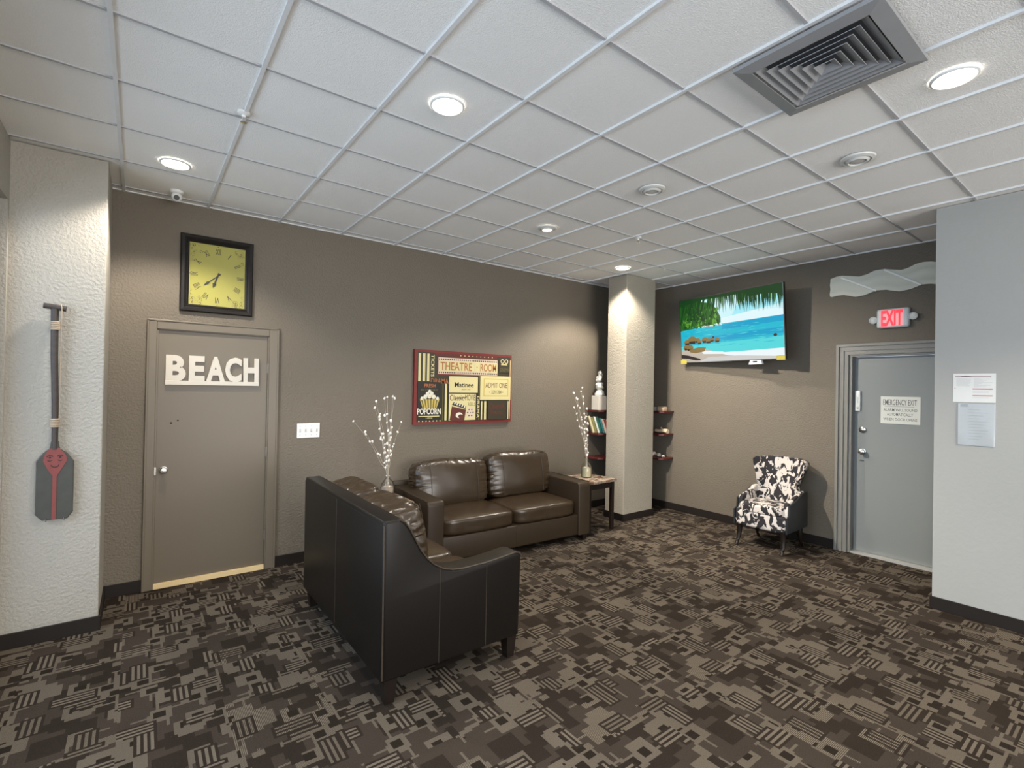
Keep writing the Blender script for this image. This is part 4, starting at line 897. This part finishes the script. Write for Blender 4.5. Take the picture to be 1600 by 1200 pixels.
# ------------------------------------------------------------------ wing chair
def chair():
    t = thing('wing_chair', 'black and white cow print wing chair with dark curved legs beside the exit door', 'armchair', (6.03, 2.85, 0), -PI / 2 + math.radians(2))
    bm = new(); cushion(bm, 0.60, 0.50, 0.20, (0, -0.03, 0.335), n=9, crown=0.05, wr=0.0, res=14); obj('seat_base', bm, COW, t, smooth=True)
    bm = new(); cushion(bm, 0.50, 0.47, 0.115, (0, -0.055, 0.465), n=6, crown=0.25, wr=0.002, res=14); obj('seat_cushion', bm, COW, t, smooth=True)
    blk = mat('black_chair_vinyl', (30, 32, 34), 0.45)
    def w(z):
        pts = [(0.30, 0.27), (0.50, 0.26), (0.62, 0.245), (0.70, 0.235), (0.80, 0.255), (0.90, 0.295), (0.98, 0.315), (1.03, 0.305)]
        for (a, wa), (b, wb) in zip(pts, pts[1:]):
            if a <= z <= b: return wa + (wb - wa) * (z - a) / (b - a)
        return pts[-1][1]
    def surf(off, zlo=0.30, wadd=0.0):
        g = []
        for j in range(17):
            z = zlo + (1.02 - zlo) * j / 16; row = []
            for i in range(17):
                s = -1 + i / 8; wing = 0.13 * abs(s) ** 3.2 * (1.0 if z > 0.66 else 0.6)
                zz = z - (0.015 * s * s if j == 16 else 0) + (0.01 * (1 - s * s) if j == 16 else 0)
                row.append(((w(z) + wadd) * s, 0.255 + (z - 0.4) * 0.24 - wing + off, zz))
            g.append(row)
        return g
    def slab(name, a, b, m):
        A, B = surf(*a), surf(*b); bm = new()
        VA = [[bm.verts.new(p) for p in r] for r in A]; VB = [[bm.verts.new(p) for p in r] for r in B]; n = 16
        for j in range(n):
            for i in range(n):
                bm.faces.new((VA[j][i], VA[j][i+1], VA[j+1][i+1], VA[j+1][i])); bm.faces.new((VB[j][i], VB[j+1][i], VB[j+1][i+1], VB[j][i+1]))
        for j in range(n):
            bm.faces.new((VA[j][0], VA[j+1][0], VB[j+1][0], VB[j][0])); bm.faces.new((VA[j][n], VB[j][n], VB[j+1][n], VA[j+1][n]))
        for i in range(n):
            bm.faces.new((VA[n][i], VA[n][i+1], VB[n][i+1], VB[n][i])); bm.faces.new((VA[0][i], VB[0][i], VB[0][i+1], VA[0][i+1]))
        bmesh.ops.recalc_face_normals(bm, faces=bm.faces)
        bmesh.ops.bevel(bm, geom=[e for e in bm.edges if e.calc_face_angle(0) > 1.0], offset=0.012, segments=3, affect='EDGES')
        obj(name, bm, m, t, smooth=True)
    slab('backrest', (-0.045,), (0.03,), COW); slab('back_shell', (0.03, 0.24, -0.004), (0.065, 0.24, -0.004), blk)
    for s in (-1, 1):
        pr = [(-0.20, 0.40), (-0.20, 0.545), (-0.185, 0.57), (-0.14, 0.585), (-0.02, 0.605), (0.08, 0.635), (0.15, 0.665), (0.24, 0.665), (0.265, 0.62), (0.265, 0.40)]
        bm = new(); prism(bm, pr, 0, s * 0.235 if s > 0 else -0.285, 0.285 if s > 0 else -0.235, bev=0.014, seg=3)
        a = obj('armrest', bm, COW, t, smooth=True)
        pr2 = [(-0.27, 0.245), (-0.27, 0.42), (-0.205, 0.44), (-0.20, 0.55), (-0.02, 0.59), (0.15, 0.65), (0.29, 0.66), (0.30, 0.245)]
        bm = new(); prism(bm, pr2, 0, 0.286 if s > 0 else -0.306, 0.306 if s > 0 else -0.286, bev=0.006); obj('side_panel', bm, blk, t, smooth=True, label='black vinyl side panel')
    for sx in (-1, 1):
        for yy in (-0.235, 0.235):
            bm = new(); k = -1 if yy < 0 else 1; pts = []
            for q in range(8):
                s = q / 7; pts.append((sx * (0.245 + 0.012 * s), yy + k * (0.03 * math.sin(s * PI) * -0.6 + 0.055 * s ** 2.5), 0.262 * (1 - s) + 0.0))
            tube(bm, pts, 0.034, 10, r1=0.017); obj('leg', bm, DWOOD, t, smooth=True)
chair()

# ------------------------------------------------------------------ ceiling fixtures
LIT = mat('lit_lens', (255, 250, 240), 0.5, emit=7.0)
def spot(parent, power, col=(1.0, 0.92, 0.8), ang=130, blend=0.4, z=-0.045, aim=None):
    l = bpy.data.lights.new('lamp_beam', 'SPOT'); l.energy = power; l.color = col; l.spot_size = math.radians(ang); l.spot_blend = blend; l.shadow_soft_size = 0.06
    o = bpy.data.objects.new('lamp_beam', l); o.parent = parent; o.location = (0, 0, z); COL.objects.link(o)
    if aim: o.rotation_euler = (Vector(aim) - parent.location).to_track_quat('-Z', 'Y').to_euler()
def downlight(x, y, label, power, r=0.085):
    t = thing('recessed_downlight', label, 'ceiling light', (x, y, CEIL + 0.004), 0, 'lit recessed downlights')
    bm = new(); rings = []
    for rr, zz in ((r * 1.16, -0.002), (r * 1.14, -0.010), (r * 1.03, -0.014), (r * 0.98, -0.006)): rings.append([bm.verts.new((rr * math.cos(2*PI*k/40), rr * math.sin(2*PI*k/40), zz)) for k in range(40)])
    for a, b in zip(rings, rings[1:]):
        for k in range(40): bm.faces.new((a[k], a[(k+1) % 40], b[(k+1) % 40], b[k]))
    bmesh.ops.recalc_face_normals(bm, faces=bm.faces); obj('trim_ring', bm, WHITE, t, smooth=True)
    bm = new(); lathe(bm, [(r, -0.004), (r, -0.009), (r * 0.7, -0.014), (0.001, -0.016)], seg=36); obj('lens', bm, LIT, t, smooth=True, label='glowing white lens')
    spot(t, power); return t
P0 = 118
downlight(0.184, 4.426, 'lit round downlight in the ceiling closest to the paddle pillar and dome camera', P0)
downlight(1.38, 2.493, 'lit round downlight in the ceiling tile directly above the loveseat end', P0)
downlight(3.26, 0.658, 'lit round downlight beside the large grey air diffuser', P0)
downlight(5.088, 4.358, 'lit round downlight just in front of the top of the square column', P0 * 2.0)
# extra unseen cans added behind the camera for more light
for x, y in ((1.38, -0.8), (4.2, -1.2), (1.38, -3.6), (4.2, -3.6)): downlight(x, y, 'added unseen downlight in the ceiling over the front part of the room', P0)
def gimbal(x, y, label, lit, r=0.105):
    t = thing('gimbal_downlight', label, 'ceiling light', (x, y, CEIL + 0.004), 0, 'ringed swivel downlights')
    bm = new()
    rings = []
    for rr, zz in ((r, -0.003), (r * 0.97, -0.014), (r * 0.78, -0.022), (r * 0.70, -0.012), (r * 0.66, -0.02), (r * 0.52, -0.03), (r * 0.46, -0.018)): rings.append([bm.verts.new((rr * math.cos(2*PI*k/40), rr * math.sin(2*PI*k/40), zz)) for k in range(40)])
    for a, b in zip(rings, rings[1:]):
        for k in range(40): bm.faces.new((a[k], a[(k+1) % 40], b[(k+1) % 40], b[k]))
    bmesh.ops.recalc_face_normals(bm, faces=bm.faces); obj('trim_ring', bm, mat('aged_white_trim', (206, 204, 198), 0.4), t, smooth=True)
    bm = new(); lathe(bm, [(r * 0.46, -0.014), (r * 0.40, -0.024), (0.001, -0.030)], seg=30); obj('bulb_face', bm, LIT if lit else mat('unlit_bulb', (188, 186, 180), 0.25), t, smooth=True)
    if lit: spot(t, P0 * 0.9); spot(t, P0 * 6.0, ang=80, blend=0.9, aim=(6.5, 3.2, 0.8))  # second, stronger beam added to brighten the right wall
gimbal(3.239, 3.757, 'small glowing swivel downlight in the tile towards the poster wall', True, 0.095)
gimbal(3.254, 2.497, 'unlit ringed swivel downlight in the middle of the ceiling', False)
gimbal(3.895, 1.286, 'unlit ringed swivel downlight behind the grey air diffuser towards the exit sign', False)

def sprinkler(x, y, label):
    t = thing('sprinkler', label, 'sprinkler', (x, y, CEIL), 0, 'ceiling sprinkler heads')
    bm = new(); lathe(bm, [(0.036, 0.002), (0.036, -0.008), (0.024, -0.016), (0.012, -0.018), (0.010, -0.03), (0.001, -0.03)], seg=20); obj('escutcheon', bm, WHITE, t, smooth=True)
    bm = new(); tube(bm, [(-0.012, 0, -0.028), (-0.014, 0, -0.045), (0, 0, -0.056)], 0.003, 6); tube(bm, [(0.012, 0, -0.028), (0.014, 0, -0.045), (0, 0, -0.056)], 0.003, 6); tube(bm, [(0, 0, -0.028), (0, 0, -0.05)], 0.003, 6); obj('yoke', bm, CHROME, t)
    bm = new(); lathe(bm, [(0.018, -0.056), (0.018, -0.059), (0.001, -0.060)], seg=16); obj('deflector', bm, CHROME, t)
sprinkler(0.468, 3.322, 'chrome sprinkler head on a grid crossing in front of the dome camera side')
sprinkler(4.176, 3.375, 'small sprinkler head in the ceiling between the column and the middle downlight')

t = thing('security_camera', 'small white eyeball security camera on the ceiling above the clock', 'security camera', (0.225, 5.06, CEIL))
bm = new(); lathe(bm, [(0.05, 0.004), (0.05, -0.012), (0.042, -0.02), (0.001, -0.02)], seg=28); obj('mount', bm, WHITE, t, smooth=True)
bm = new(); ball(bm, (0, 0, -0.046), 0.04, u=24, v=16); obj('eyeball', bm, WHITE, t, smooth=True)
bm = new(); q = Vector((-0.04, -0.9, -0.42)).normalized(); pts = [Vector((0, 0, -0.046)) + q * s for s in (0.028, 0.041, 0.0415)]; tube(bm, pts[:2], 0.021, 20); obj('lens', bm, flat('grey_camera_lens', (92, 92, 94), 0.2), t, smooth=True)

# air diffuser
t = thing('air_diffuser', 'large square grey louvred air diffuser in the ceiling', 'air vent', (2.622, 0.995, CEIL - 0.012))
def rim(h0, z0, h1, z1, h2=None, z2=None, name='louvre', m=GREYM):
    bm = new(); R_s = []
    seqs = [(h0, z0), (h1, z1)] + ([(h2, z2)] if h2 else [])
    for hh, zz in seqs: R_s.append([bm.verts.new((sx * hh, sy * hh, zz)) for sx, sy in ((-1, -1), (1, -1), (1, 1), (-1, 1))])
    for a, b in zip(R_s, R_s[1:]):
        for k in range(4): bm.faces.new((a[k], a[(k+1) % 4], b[(k+1) % 4], b[k]))
    o = obj(name, bm, m, t); sm = o.modifiers.new('Solidify', 'SOLIDIFY'); sm.thickness = 0.003; sm.offset = 0
rim(0.308, -0.004, 0.308, -0.022, 0.245, -0.030, 'flange'); 
for k in range(6):
    h = 0.235 - k * 0.038; rim(h, -0.024, h - 0.034, -0.002, name='louvre')
bm = new(); box(bm, (-0.24, -0.24, -0.0035), (0.24, 0.24, -0.0015)); obj('duct_opening', bm, GREYD, t)
